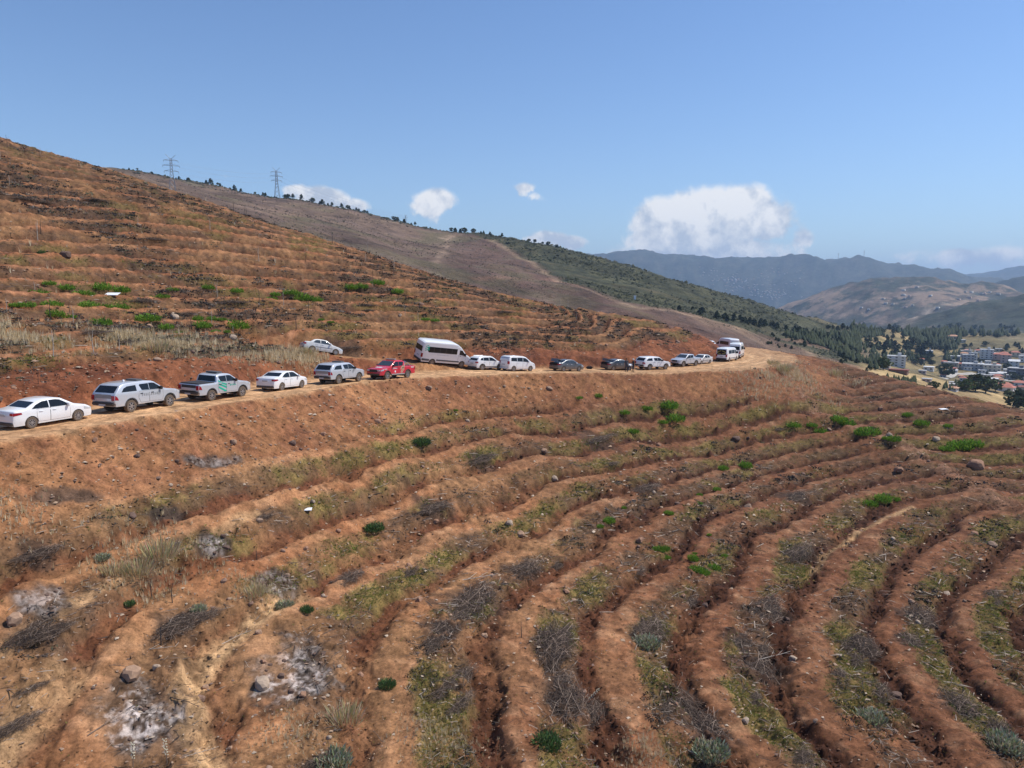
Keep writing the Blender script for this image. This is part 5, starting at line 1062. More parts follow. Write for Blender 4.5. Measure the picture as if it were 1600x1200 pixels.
# sticks and branches on the foreground soil
def branch_mesh(seed):
    rr=np.random.default_rng(seed); bm=bmesh.new(); p=Vector((-.5,0,.02)); d=Vector((1,0,.03)); w=.020
    for j in range(5):
        q=p+d*.2+Vector((0,rr.normal(0,.025),abs(rr.normal(0,.012)))); bm_bar(bm,p,q,w,w*.85,seg=5)
        if j in (1,2,3): e=q+Vector((.12+.1*rr.random(),rr.choice((-1,1))*(.08+.12*rr.random()),.05*rr.random()+.02)); bm_bar(bm,q,e,w*.6,w*.3,seg=4)
        p=q; w*=.84
    me=bpy.data.meshes.new('branch'); bm.to_mesh(me); bm.free(); return me
BM=[branch_mesh(i) for i in range(4)]; MBR=[pmat('bleached_wood',(.42,.36,.30),.85,var=.25,scale=9),pmat('burnt_wood',(.045,.038,.035),.9,var=.3,scale=9),pmat('brown_wood',(.20,.145,.11),.9,var=.25,scale=9)]
BMM=[[None]*3 for _ in BM]
for a_,me_ in enumerate(BM):
    for b_ in range(3): mm=me_.copy(); mm.materials.append(MBR[b_]); BMM[a_][b_]=mm
SL=[(240,1022,60,0,.1,'long bleached branch lying left of the trail'),(370,1000,50,0,.9,'crossed pale branch above the trail'),(385,1045,36,0,-1.0,'pale stick by the rim of the second ash patch'),(172,1145,70,2,1.1,'bundle branch left of the largest ash patch'),(310,1185,60,0,.4,'pale branch at the bottom by the ash'),(650,932,60,0,-.2,'bleached branch on the slope left of the long pile'),(740,910,80,0,.25,'long pale pole on the bleached brush pile'),(290,1110,70,1,-.5,'burnt forked branch across the trail end'),(530,1040,24,2,.4,'short brown log at lower left'),(1110,848,24,0,-1.0,'white forked stick among the green shoots'),(560,930,36,1,.1,'burnt branch above the orange soil'),(260,985,40,1,1.2,'burnt branch standing out of the soil'),(180,1055,50,2,-.2,'brown branch beside the big tan boulder'),(1060,1190,60,2,.9,'brown branch at the bottom edge'),(1210,1030,60,0,.3,'pale branch on the lower twig pile'),(130,960,40,1,.7,'black stick beside the left ash patch')]
for px,py,w,m_,rz,lb in SL:
    x,y,ok=ray_near(px,py); x,y=float(x[0]),float(y[0]); s=pxsize(x,y,gz(x,y),w); put('branch',BMM[int(w)%4][m_],x,y,(s,s,max(s,.8)),rz=rz,dz=.05,label=lb,cat='branch')
w=(.3+.8*GM['veg'])*offroad*GM['low']; x,y,z,r,i=pick(w,150,75,14)
for k in range(150):
    s=.35+.7*rng.random()**2; m_=k%3; o=put('stick',BMM[k%4][m_],float(x[k]),float(y[k]),(s,s,max(s,.8)),dz=.04,label=['bleached','charred','brown'][m_]+' stick lying on the lower field soil',cat='stick',group=['bleached','charred','brown'][m_]+' sticks on the lower field')
# charred lumps in the ashes
for k,((ax,ay,A_,I_),wv) in enumerate(zip(ASHP,ASHW)):
    if wv<=0: continue
    for j in range(9):
        a=rng.random()*6.28; q=rng.random()**.5*.9; s=.04+.09*rng.random(); o=put('charred_lump',RK[4],float(ax+A_[0,0]*q*math.cos(a)+A_[0,1]*q*math.sin(a)),float(ay+A_[1,0]*q*math.cos(a)+A_[1,1]*q*math.sin(a)),s*(1 if k<3 else 1.3),label='charred lump of wood lying in an ash patch',cat='charred wood',group='charred lumps in the ash patches')
# burnt upright stems
bm=bmesh.new(); bm_bar(bm,(0,0,-.1),(.04,.02,.6),.05,.035,5); bm_bar(bm,(.04,.02,.6),(-.05,.05,1.1),.035,.015,5); bm_bar(bm,(.04,.02,.6),(.2,.0,.95),.02,.01,4); st=bpy.data.meshes.new('stem'); bm.to_mesh(st); bm.free(); st.materials.append(MBR[1])
for px,py in [(237,925),(118,610),(60,600),(270,950),(815,1000),(252,1012),(402,880)]:
    x,y,ok=ray_near(px,py); s=.55+.4*rng.random(); put('burnt_stem',st,float(x[0]),float(y[0]),s,label='thin burnt stem standing upright in the soil',cat='burnt stem',group='upright burnt stems')
st2=st.copy(); st2.materials.clear(); st2.materials.append(MBR[0])
w=(GM['veg']>.5)*(~GM['low'])*offroad*1.0; x,y,z,r,i=pick(w,90,128,50)
for k in range(90):
    s=.6+.9*rng.random(); put('dead_stem',st2 if k%2 else st,float(x[k]),float(y[k]),(s,s,s*1.2),label='thin dead stem standing on the hillside above the road',cat='dead stem',group='dead stems on the upper hillside')
# pale flower stalk
M_FL=pmat('pale_flowers',(.55,.52,.38),.8)
def stalk(px,py,h,lean,lb):
    x,y,ok=ray_near(px,py); x,y=float(x[0]),float(y[0]); root=empty('flower_stalk',(x,y,gz(x,y))); bm=bmesh.new(); bm_bar(bm,(0,0,-.05),(lean*h,0,h),.025,.012,5); bm_obj('stem',bm,MBR[2],root)
    bm=bmesh.new()
    for j in range(26):
        t=.35+.65*j/26; a=j*2.4; c=Vector((lean*h*t+.05*math.cos(a),.05*math.sin(a),h*t)); bmesh.ops.create_icosphere(bm,subdivisions=1,radius=.022,matrix=Matrix.Translation(c))
    bm_obj('blossom',bm,M_FL,root); tag(root,lb,'flower stalk')
stalk(912,1085,.75,.9,'leaning cream flower stalk on the largest brush pile'); stalk(208,1200,.9,.05,'upright seed stalk in front of the largest ash patch, left one'); stalk(262,1200,.9,-.05,'upright seed stalk in front of the largest ash patch, right one')
# white litter
M_WH=pmat('white_sheet',(.80,.81,.83),.6)
def sheet(px,py,w,d_,lb,name='white_board',seed=0,tilt=.25):
    x,y,ok=ray_near(px,py); x,y=float(x[0]),float(y[0]); bm=bmesh.new(); bmesh.ops.create_grid(bm,x_segments=6,y_segments=4,size=.5)
    rr=np.random.default_rng(seed)
    for v in bm.verts: v.co=Vector((v.co.x*w,v.co.y*d_,rr.normal(0,.012)*w if name!='white_board' else 0))
    r_=bmesh.ops.extrude_face_region(bm,geom=bm.faces[:]); 
    for v in r_['geom']:
        if isinstance(v,bmesh.types.BMVert): v.co.z-=.03
    o=bm_obj(name,bm,M_WH); o.location=(x,y,gz(x,y)+.20 if name=='white_board' else gz(x,y)+.1); o.rotation_euler=(tilt,0,.15); tag(o,lb,'litter' if name!='white_board' else 'board')
sheet(176,467,1.15,.95,'flat white board lying on the terraces of the upper left hillside',tilt=.22)
sheet(480,799,.55,.4,'crumpled white scrap lying on a row left of centre','plastic_scrap',3,.1)
sheet(1474,640,1.1,.6,'small white scrap on the far right terraces','plastic_scrap',5,.1)
# ------------------------------------------------------------------ pylons on the ridge
M_STEEL=pmat('galvanised_steel',(.24,.25,.28),.5,.3)
def pylon(px,py_base,h_px,lb,rot=0.3,rmin=300,front=False):
    x,y,ok,r=far_ray(px,py_base,rmin=rmin); 
    x,y,r=float(x[0]),float(y[0]),float(r[0])
    if not ok[0] or r>1500: r=800.; a,_=pdir(px,py_base); x=a*r/math.sqrt(1+a*a); y=r/math.sqrt(1+a*a)
    z=float(far_z(np.array([x]),np.array([y]))[0]); H=h_px*(y*cp)/F*1.02
    root=empty('power_pylon',(x,y,z-.5),rot); bw=H*.085; t=H*.0075
    def w(zz): u=zz/H; return bw*(1-u*1.15)+.0 if u<.55 else bw*.37*(1-(u-.55)*.9)
    bm=bmesh.new()
    for sx in (-1,1):
        for sy in (-1,1):
            bm_bar(bm,(sx*bw,sy*bw,0),(sx*w(H*.55),sy*w(H*.55),H*.55),t); bm_bar(bm,(sx*w(H*.55),sy*w(H*.55),H*.55),(sx*w(H*.88),sy*w(H*.88),H*.88),t)
    bm_obj('tower_leg_frame',bm,M_STEEL,root)
    bm=bmesh.new(); L=[0,.16,.30,.42,.52,.60,.68,.76,.82,.88]
    for i in range(len(L)-1):
        a,b=w(L[i]*H),w(L[i+1]*H); z0,z1=L[i]*H,L[i+1]*H
        for s in (-1,1):
            bm_bar(bm,(-a,s*a,z0),(b,s*b,z1),t*.6); bm_bar(bm,(a,s*a,z0),(-b,s*b,z1),t*.6); bm_bar(bm,(s*a,-a,z0),(s*b,b,z1),t*.6); bm_bar(bm,(s*a,a,z0),(s*b,-b,z1),t*.6)
    bm_obj('bracing',bm,M_STEEL,root)
    for zz,l in ((.58,.17),(.72,.20),(.85,.17)):
        bm=bmesh.new()
        for s in (-1,1): bm_bar(bm,(0,0,zz*H),(s*l*H,0,zz*H),t*1.1); bm_bar(bm,(0,0,(zz+.045)*H),(s*l*H,0,zz*H),t*.8)
        bm_obj('cross_arm',bm,M_STEEL,root)
        for s in (-1,1):
            bm=bmesh.new(); bm_bar(bm,(s*l*H,0,zz*H),(s*l*H,0,(zz-.045)*H),t*.9); bm_obj('insulator',bm,M_STEEL,root)
    bm=bmesh.new()
    for s in (-1,1): bm_bar(bm,(0,0,.88*H),(s*.12*H,0,H),t); 
    bm_obj('earth_wire_horn',bm,M_STEEL,root); tag(root,lb,'pylon','power pylons on the ridge'); return root,H
P1,H1=pylon(270,302,58,'left and nearer lattice pylon standing on the brown slope',.5)
P2,H2=pylon(433,303,46,'middle lattice pylon standing on the ridge line',.5)
P3,H3=pylon(634,351,16,'small distant pylon behind the ridge trees',.4)
bm=bmesh.new()
for (A,HA,B,HB) in ((P1,H1,P2,H2),(P2,H2,P3,H3)):
    for zz,l in ((.54,.17),(.68,.20),(.81,.17)):
        for s in (-1,1):
            a=A.matrix_basis@Vector((s*l*HA,0,zz*HA)); b=B.matrix_basis@Vector((s*l*HB,0,zz*HB)); p=a; 
            for k in range(1,9):
                q=a.lerp(b,k/8); q.z-=HA*.12*4*(k/8)*(1-k/8); bm_bar(bm,p,q,.05,seg=3); p=q
o=bm_obj('power_lines',bm,M_STEEL); tag(o,'thin sagging power lines strung between the pylons','power line')
# ------------------------------------------------------------------ trees
M_LEAF=attr_mat('tree_leaves',.85,.15); M_BARK=pmat('bark',(.09,.065,.05),.9,var=.3,scale=4)
def crown_mesh(kind,seed,n=210):
    rr=np.random.default_rng(seed); V_=[];F_=[];C_=[]
    pal={'round':[(.050,.066,.026),(.036,.050,.022),(.068,.082,.034)],'pine':[(.030,.045,.024),(.042,.060,.030),(.055,.070,.034)],'light':[(.085,.11,.035),(.11,.13,.045),(.06,.08,.03)],'cypress':[(.022,.034,.020),(.030,.044,.024),(.026,.036,.02)]}[kind]
    for k in range(n):
        z=rr.random()
        if kind=='pine': R=.42*(1-z)**.75+.05; zz=.12+.88*z
        elif kind=='cypress': R=.13*math.sin(math.pi*min(1,z*.85+.15))+.02; zz=.05+.95*z
        else: R=.48*math.sqrt(max(0,1-(2*z-1)**2))+.03; zz=.22+.75*z
        a=rr.random()*6.28; q=R*rr.random()**.45*(1+.25*math.sin(a*3+z*7+seed)); c=np.array([q*math.cos(a),q*math.sin(a),zz]); s=.05+.05*rr.random()
        nx=rr.normal(0,1,3); nx[2]=abs(nx[2])+.4; nx/=np.linalg.norm(nx); u=np.cross(nx,[.3,.7,.2]); u/=np.linalg.norm(u); v=np.cross(nx,u); b=len(V_)
        for (i,j) in ((-1,-.7),(1,-1),(.8,1),(-1,.9)): V_.append(tuple(c+u*i*s+v*j*s+rr.normal(0,.008,3)))
        F_.append((b,b+1,b+2,b+3)); cc=pal[rr.integers(0,3)]; C_+=[tuple(x*(.8+.4*rr.random()) for x in cc)]*4
    return tint_mesh('crown',V_,F_,C_,M_LEAF)
def trunk_mesh(h):
    bm=bmesh.new(); bm_bar(bm,(0,0,-.05),(.01,0,h),.06,.03,6); 
    for k in range(4): a=k*1.6; bm_bar(bm,(.005,0,h*.6),(.2*math.cos(a),.2*math.sin(a),h+.18),.025,.01,4)
    me=bpy.data.meshes.new('trunk'); bm.to_mesh(me); bm.free(); me.materials.append(M_BARK); return me
CR={k:[crown_mesh(k,i*3+j) for i in range(3)] for j,k in enumerate(('round','pine','light','cypress'))}; TRK_M={'round':trunk_mesh(.45),'pine':trunk_mesh(.5),'light':trunk_mesh(.45),'cypress':trunk_mesh(.3)}
def tree(x,y,h,kind,lb,group=None,wid=1.0,z=None):
    z=float(far_z(np.array([x]),np.array([y]))[0]) if z is None else z
    root=empty({'pine':'pine_tree','cypress':'cypress_tree'}.get(kind,'broadleaf_tree'),(x,y,z-.15),rng.random()*6.28); root.scale=(h*wid,h*wid,h)
    c=bpy.data.objects.new('crown',CR[kind][rng.integers(0,3)]); COL.objects.link(c); c.parent=root
    t=bpy.data.objects.new('trunk',TRK_M[kind]); COL.objects.link(t); t.parent=root; tag(root,lb,'tree',group); return root
def tree_px(px,py,hpx,kind,lb,group=None,wid=1.0,rmin=260):
    x,y,ok,r=far_ray(px,py,rmin=rmin)
    if not ok[0]: return None
    x,y=float(x[0]),float(y[0]); return tree(x,y,hpx*y/F*1.0,kind,lb,group,wid)
def crest_r(px):
    return float(np.interp(px,COLS,MIDR))
def crest_pt(px):
    r0=crest_r(px); a,_=pdir(px,400); rs=np.linspace(r0*.8,r0*1.1,50); x=rs*float(a)/math.sqrt(1+a*a); y=rs/math.sqrt(1+a*a); z=far_z(x,y); k=int(np.argmax(z/rs)); return float(x[k]),float(y[k]),float(z[k])
for px,h in [(328,12),(337,7),(353,7),(364,7),(300,5),(456,7),(464,8),(481,7),(489,8),(500,9),(505,8),(512,9),(517,7),(523,8),(532,8),(541,7),(545,7),(552,8),(560,7),(566,6),(573,7),(580,7),(612,7),(622,7),(627,8),(631,7),(637,7),(643,5),(653,6),(680,5),(705,9),(712,9),(719,8),(729,9),(747,8),(752,7),(757,6),(772,7),(782,6),(828,9),(834,6),(840,6),(851,5),(858,6),(866,5),(877,7),(215,5),(228,4),(240,5),(252,4),(286,5),(294,6),(306,5),(316,4),(345,5),(375,5),(388,6),(399,5),(412,6),(424,7),(443,6),(450,7)]:
    x,y,z=crest_pt(px); h=h*(.55+.45*rng.random()); tree(x+rng.normal(0,3),y+rng.normal(0,6)-2,h*y/F,'pine' if int(px)%3 else 'round','small dark pine in the row along the ridge skyline','pines along the ridge skyline',1.1,z)
cx_=[];
for k in range(900):
    px=(200+620*rng.random()) if rng.random()<.8 else (820+150*rng.random()); x,y,z=crest_pt(px); q=1-.03*rng.random()**2; x*=q; y*=q
    cx_.append((x,y,float(far_z(np.array([x]),np.array([y]))[0])))
cx_=np.array(cx_); n=len(cx_); s=.5+1.3*rng.random(n)**2
soup('ridge_scrub',OCT,OCF[:4],cx_,np.c_[s*1.3,s*1.3,s],rng.random(n)*6.28,np.array([(.045,.055,.03),(.06,.065,.038),(.08,.07,.05)])[rng.integers(0,3,n)],M_LEAF,'low scrub along the ridge line',jit=.25)
# village: groves of dark pines and single trees
GROVE=[((1245,522),(1300,540),22,'pine',11),((1300,545),(1345,568),24,'pine',12),((1290,512),(1420,548),75,'pine',12),((1375,538),(1460,572),44,'pine',15),((1430,545),(1500,580),20,'round',12),((1400,598),(1440,612),8,'round',9),((1490,600),(1545,612),14,'round',14),((1500,540),(1600,560),26,'pine',10),((1570,570),(1600,628),18,'round',14),((1440,510),(1590,528),60,'pine',9),((1200,524),(1260,545),22,'pine',8),((1505,560),(1600,600),22,'round',7),((1345,575),(1375,598),8,'round',8)]
nt=0
for (x0,y0),(x1,y1),n,kind,h in GROVE:
    for k in range(n):
        px=x0+(x1-x0)*rng.random(); py=y0+(y1-y0)*rng.random()
        wh='among the village houses' if px>1480 and py>540 else ('in the pine wood left of the village' if px<1470 else 'on the edge of the village')
        tree_px(px,py,h*(.42+.36*rng.random()),kind if rng.random()<.8 else 'round','dark green tree '+wh,'trees '+wh,1.0+.25*rng.random())
for px,py,h,kd,lb in [(1458,609,14,'round','lone round bush tree on the golden field, nearest one'),(1437,608,8,'round','small dark bush left of the lone round tree on the golden field'),(1458,629,5,'round','tiny bush on the lower golden field'),(1477,590,22,'round','tall round tree beside the pale wall in the village'),(1524,612,28,'round','largest dark tree in front of the village'),(1540,614,26,'round','second large dark tree in front of the village'),(1508,612,20,'light','lighter green tree left of the largest dark tree'),(1591,642,34,'round','big dark tree cut by the right edge of the photo'),(1605,640,30,'round','dark tree outside the right edge'),(1380,578,20,'light','tree left of the white apartment block'),(1441,560,24,'cypress','slim dark cypress near the village'),(1479,556,16,'cypress','second slim cypress near the grey houses'),(1384,548,16,'pine','pine on the golden clearing, left'),(1398,546,14,'pine','pine on the golden clearing, right'),(1555,612,20,'round','dark round tree by the white small house')]:
    tree_px(px,py,h,kd,lb,None,1.15 if kd!='cypress' else 1,rmin=220)
# low trees along the green slope foot
for k in range(46):
    px=1060+260*rng.random(); py=np.interp(px,[1060,1320],[478,532])+8*rng.random(); tree_px(px,py,6+4*rng.random(),'pine','small dark pine along the foot of the green slope','pines along the foot of the green slope',1.2)
# dense wood as a mass
a=[];
for (x0,y0),(x1,y1),n in (((1225,524),(1370,580),1500),((1330,506),(1600,526),900),((1330,522),(1500,565),900),((1385,596),(1432,612),90),((1470,600),(1545,612),70)):
    px=x0+(x1-x0)*rng.random(n); py=y0+(y1-y0)*rng.random(n); kp=~((px>1345)&(px<1412)&(py>528)&(py<558)&(rng.random(n)<.93)); kp&=~((py>np.interp(px,[1225,1290,1330,1370],[526,545,565,583]))&(px<1372)); kp&=(py<600)|(py>590); px,py=px[kp],py[kp]; x,y,ok,r=far_ray(px,py,rmin=260); a.append(np.c_[x,y,far_z(x,y)][ok&(r<1500)])
a=np.vstack(a); n=len(a); a=a[fbm(a[:,0],a[:,1],55,3,88)>-.22]; n=len(a); s=(4.0+3.8*rng.random(n)**1.5)*a[:,1]/F; CONE=[(1,0,0),(.3,.95,0),(-.8,.6,.1),(-.8,-.6,0),(.3,-.95,.1),(0,0,1.6),(0,0,-.4)]; CF=[(0,1,5),(1,2,5),(2,3,5),(3,4,5),(4,0,5)]
c=np.array([(.030,.042,.022),(.042,.058,.028),(.055,.068,.032)])[rng.integers(0,3,n)]; soup('pine_wood',CONE,CF,a+np.array([0,0,.8]),np.c_[s*.55,s*.55,s],rng.random(n)*6.28,c,M_LEAF,'dense dark pine wood behind the trees one can tell apart',jit=.12)
# ------------------------------------------------------------------ village houses
HM={k:pmat('wall_'+k,c,.8,var=.08,scale=.5) for k,c in dict(white=(.66,.65,.62),grey=(.36,.37,.39),cream=(.52,.45,.34),pink=(.50,.38,.34),brown=(.16,.085,.065),dark=(.13,.13,.15)).items()}
RM={k:pmat('roof_'+k,c,.75,var=.15,scale=1) for k,c in dict(red=(.42,.13,.085),orange=(.50,.26,.15),flat=(.42,.42,.42),white=(.72,.72,.72),maroon=(.22,.07,.055)).items()}
M_WIN=pmat('far_window',(.05,.06,.075),.15,0,.7); M_FRAME=pmat('far_frame',(.5,.5,.5),.6)
wbm=bmesh.new(); bm_box(wbm,(0,0,0),(1,.12,1.2)); WME=bpy.data.meshes.new('window'); wbm.to_mesh(WME); wbm.free(); WME.materials.append(M_WIN)
def house(px,py,wpx,hpx,wall,roof,rtype,lb,depth=.8,fl=None,rz=None,balc=False,cat='house'):
    x,y,ok,r=far_ray(px,py,rmin=300); x,y=float(x[0]),float(y[0]); W=wpx*y*cp/F; H=hpx*y*cp/F; D=W*depth
    face=math.atan2(-x,y) if rz is None else rz          # front wall looks roughly towards the camera
    root=empty('house' if H<9 else 'apartment_building',(x,y,float(far_z(np.array([x]),np.array([y]))[0])-.6),face+(rng.random()-.5)*.5)
    H+=.6
    bm=bmesh.new(); bm_box(bm,(0,0,H/2),(W,D,H)); bm_obj('wall',bm,HM[wall],root)
    rb=bmesh.new(); ov=.5
    if rtype=='hip':
        rh=W*.16; A=[rb.verts.new(v) for v in ((-W/2-ov,-D/2-ov,H),(W/2+ov,-D/2-ov,H),(W/2+ov,D/2+ov,H),(-W/2-ov,D/2+ov,H))]; B=[rb.verts.new(v) for v in ((-W*.22,0,H+rh),(W*.22,0,H+rh))]
        for f in ((A[0],A[1],B[1],B[0]),(A[2],A[3],B[0],B[1]),(A[1],A[2],B[1]),(A[3],A[0],B[0]),(A[3],A[2],A[1],A[0])): rb.faces.new(f)
    elif rtype=='gable':
        rh=W*.2; A=[rb.verts.new(v) for v in ((-W/2-ov,-D/2-ov,H),(W/2+ov,-D/2-ov,H),(W/2+ov,D/2+ov,H),(-W/2-ov,D/2+ov,H))]; B=[rb.verts.new(v) for v in ((-W/2-ov,0,H+rh),(W/2+ov,0,H+rh))]
        for f in ((A[0],A[1],B[1],B[0]),(A[2],A[3],B[0],B[1]),(A[1],A[2],B[1]),(A[3],A[0],B[0]),(A[3],A[2],A[1],A[0])): rb.faces.new(f)
    else: bm_box(rb,(0,0,H+.2),(W+.5,D+.5,.4)); 
    ro=bm_obj('roof',rb,RM[roof],root)
    if rtype=='flat' and H>5:
        bm=bmesh.new(); bm_box(bm,(W*.15,D*.1,H+1.5),(W*.2,D*.3,2.2)); bm_obj('stair_tower',bm,HM[wall],ro)
    nf=fl or max(1,int(round((H-.6)/3.1))); nw=max(2,int(W/3.4)); fh=(H-.6)/nf
    for f in range(nf):
        for k in range(nw):
            o=bpy.data.objects.new('window',WME); COL.objects.link(o); o.parent=root; o.location=(-W/2+W*(k+.5)/nw,-D/2-.0,.6+fh*(f+.55)); o.scale=(min(1.5,W/nw*.5),1,min(1.2,fh*.36))
        for k in range(max(1,nw-1)):
            o=bpy.data.objects.new('window',WME); COL.objects.link(o); o.parent=root; o.location=(W/2,-D/2+D*(k+.5)/max(1,nw-1),.6+fh*(f+.55)); o.rotation_euler=(0,0,math.pi/2); o.scale=(1.2,1,min(1.2,fh*.36))
        if balc:
            bm=bmesh.new(); bm_box(bm,(-W*.2,-D/2-.6,.6+fh*f+.25),(W*.35,1.2,.9)); bm_obj('balcony',bm,HM['white'],root)
    tag(root,lb,cat,'village houses in the valley')
for args in [(1400,572,26,16,'white','flat','flat','four storey white apartment block standing alone left of the village',.7,4,None,True),(1404,583,26,5,'brown','maroon','flat','low red brown shed in front of the white apartment block',.5),(1383,577,14,8,'white','flat','flat','low pale wing left of the white apartment block'),
    (1451,579,14,6,'white','white','flat','small white house between dark trees near the pale wall'),(1489,531,13,6,'cream','orange','hip','villa with orange roof alone on the wooded rise'),(1500,534,14,3,'cream','flat','flat','low terrace wall building right of the orange roofed villa'),
    (1490,562,17,6,'grey','white','flat','low grey house at the left of the village'),(1512,566,16,12,'grey','flat','flat','dark fronted three storey house, left part of the village'),(1521,564,9,13,'white','flat','flat','narrow white house beside the dark fronted one'),(1541,560,18,14,'white','flat','flat','tallest white block with stair towers in the village centre',.8,4,None,True),
    (1559,561,14,8,'pink','red','hip','pink house with red roof right of the tallest block'),(1571,566,14,12,'pink','red','hip','second pink house with red roof and grey side'),(1519,577,28,9,'grey','flat','flat','long grey building on the middle street'),(1531,577,9,9,'white','white','flat','white corner house of the middle street'),(1549,580,24,10,'cream','flat','flat','beige unfinished building with open bays'),
    (1486,573,20,7,'cream','flat','flat','beige shed left of the middle street'),(1488,581,14,3,'grey','white','flat','low white roofed shed below the beige shed'),(1584,573,14,9,'white','white','gable','white gabled house near the right edge'),(1590,589,26,14,'dark','flat','flat','dark house with white balconies at the right edge',.7,3,None,True),
    (1556,588,18,5,'white','white','flat','low white house in front of the middle street'),(1570,586,20,4,'white','white','flat','flat white roofed house right of the low white one'),(1551,600,12,8,'white','white','gable','small white house behind the dark trees'),(1572,612,22,8,'white','red','hip','white house with red roof in the lower village'),(1569,604,20,4,'pink','red','hip','red roofed house just above the white one'),(1592,604,18,7,'white','red','hip','red roofed house at the right edge'),(1562,598,9,5,'cream','orange','gable','tiny cream house with orange gable'),(1597,610,14,6,'cream','maroon','hip','maroon roofed house at the right edge bottom'),
    (1505,553,10,5,'pink','flat','flat','small pinkish house at the top of the village'),(1535,583,10,5,'white','white','flat','white cube house on the lower street'),(1578,592,10,6,'grey','flat','flat','small grey house near the dark one'),(1543,590,10,4,'cream','flat','flat','low cream garage near the trees'),(1600,565,14,9,'white','flat','flat','white block cut by the right edge, upper row'),(1586,556,12,6,'cream','red','hip','small red roofed house high at the right'),(1560,549,9,4,'cream','flat','flat','small house on the pale hilltop'),(1529,552,10,5,'white','red','hip','small red roofed house behind the tallest block')]:
    house(*args)
for k in range(44):
    px=1440+165*rng.random(); py=552+60*rng.random(); wl=['white','cream','grey','pink','white'][k%5]; rf=['red','white','flat','orange','red','flat'][k%6]; rt='hip' if rf in('red','orange') else 'flat'
    house(px,py,6+7*rng.random(),3+4*rng.random(),wl,rf,rt,'small '+wl+' house with '+{'flat':'grey flat','white':'white'}.get(rf,rf)+' roof among the trees of the village')
# pale walls and village street
def strip(name,l,w,mat,lb,rmin=300,z=.4):
    P=far_line(l,rmin=rmin); Q=[]
    for k in range(len(P)-1):
        for j in range(6): Q.append(P[k]+(P[k+1]-P[k])*j/6)
    Q.append(P[-1]); Q=np.array(Q); V_=[];F_=[]
    for k,q in enumerate(Q):
        d=Q[min(k+1,len(Q)-1)]-Q[max(k-1,0)]; d=d/np.linalg.norm(d); n_=np.array([-d[1],d[0]])*w/2
        for s in (-1,1): p=q+n_*s; V_.append((p[0],p[1],float(far_z(p[:1],p[1:])[0])+z))
        if k: b=2*k; F_.append((b-2,b-1,b+1,b))
    me=bpy.data.meshes.new(name); me.from_pydata(V_,[],F_); me.materials.append(mat); o=bpy.data.objects.new(name,me); COL.objects.link(o); o['kind']='structure'; o['label']=lb
M_ROAD=pmat('pale_street',(.40,.37,.32),.9,var=.1,scale=.1)
strip('street',[(1447,586),(1490,584),(1520,584),(1560,590),(1600,600)],7,M_ROAD,'pale village street'); strip('lane',[(1512,558),(1528,551),(1540,548)],6,M_ROAD,'pale lane climbing behind the village')
# tiny settlement far off on the blue slopes: too many and too small to pick apart
a=[]
for (cx,cy,sx,sy,n) in ((1140,438,26,5,50),(1205,460,28,7,60),(1160,448,40,8,40),(1225,430,40,12,25),(1400,470,60,20,14),(1500,462,60,8,10),(1105,424,30,8,16)):
    px=cx+sx*rng.normal(0,.6,n); py=cy+sy*rng.normal(0,.6,n); x,y,ok,r=far_ray(px,py,rmin=1300); a.append(np.c_[x,y,far_z(x,y)][ok])
a=np.vstack(a); n=len(a); CUB=[(-1,-1,0),(1,-1,0),(1,1,0),(-1,1,0),(-1,-1,1),(1,-1,1),(1,1,1),(-1,1,1)]; CUF=[(0,1,5,4),(1,2,6,5),(2,3,7,6),(3,0,4,7),(4,5,6,7)]
soup('distant_settlement',CUB,CUF,a,np.c_[np.full(n,4.)*(.6+rng.random(n)),np.full(n,4.),np.full(n,5.)],rng.random(n)*6.28,np.array([(.5,.48,.45),(.4,.36,.32),(.42,.30,.25)])[rng.integers(0,3,n)],M_STONE,'tiny pale houses scattered on the distant slopes')
# white marker on the green slope, mast on the far ridge, white thing on the skyline
x,y,ok,r=far_ray(992,468,rmin=300); bm=bmesh.new(); bm_box(bm,(0,0,1.1),(1.3,1.0,2.2)); bm_box(bm,(0,0,2.3),(1.6,1.3,.2)); o=bm_obj('marker_hut',bm,M_WH); o.location=(float(x[0]),float(y[0]),float(far_z(x,y)[0])); tag(o,'tiny white hut on the brown and green slope in the middle distance','hut')
for px in (1310,1350):
    a_,_=pdir(px,400); rs=np.linspace(6000,6700,30); xx_=rs*float(a_)/math.sqrt(1+a_*a_); yy_=rs/math.sqrt(1+a_*a_); zz_=far_z(xx_,yy_); k=int(np.argmax(zz_/rs)); bm=bmesh.new()
    bm_bar(bm,(0,0,-5),(0,0,46),4,1.5,4); bm_bar(bm,(-9,0,34),(9,0,34),1.6); bm_bar(bm,(-7,0,42),(7,0,42),1.6); o=bm_obj('distant_mast',bm,M_STEEL); o.location=(float(xx_[k]),float(yy_[k]),float(zz_[k])); tag(o,'hair thin mast on the far blue ridge, '+('left' if px<1330 else 'right')+' one','mast')
x,y,_,_=(lambda p:(p[0],p[1],0,0))(from_Y(154,266,111)); bm=bmesh.new(); bmesh.ops.create_cone(bm,cap_ends=True,segments=5,radius1=.55,radius2=.1,depth=.8); o=bm_obj('white_tarpaulin',bm,M_WH); o.location=(float(x),float(y),gz(float(x),float(y))+.3); tag(o,'small white peaked tarpaulin on the skyline of the near hill','tarpaulin')
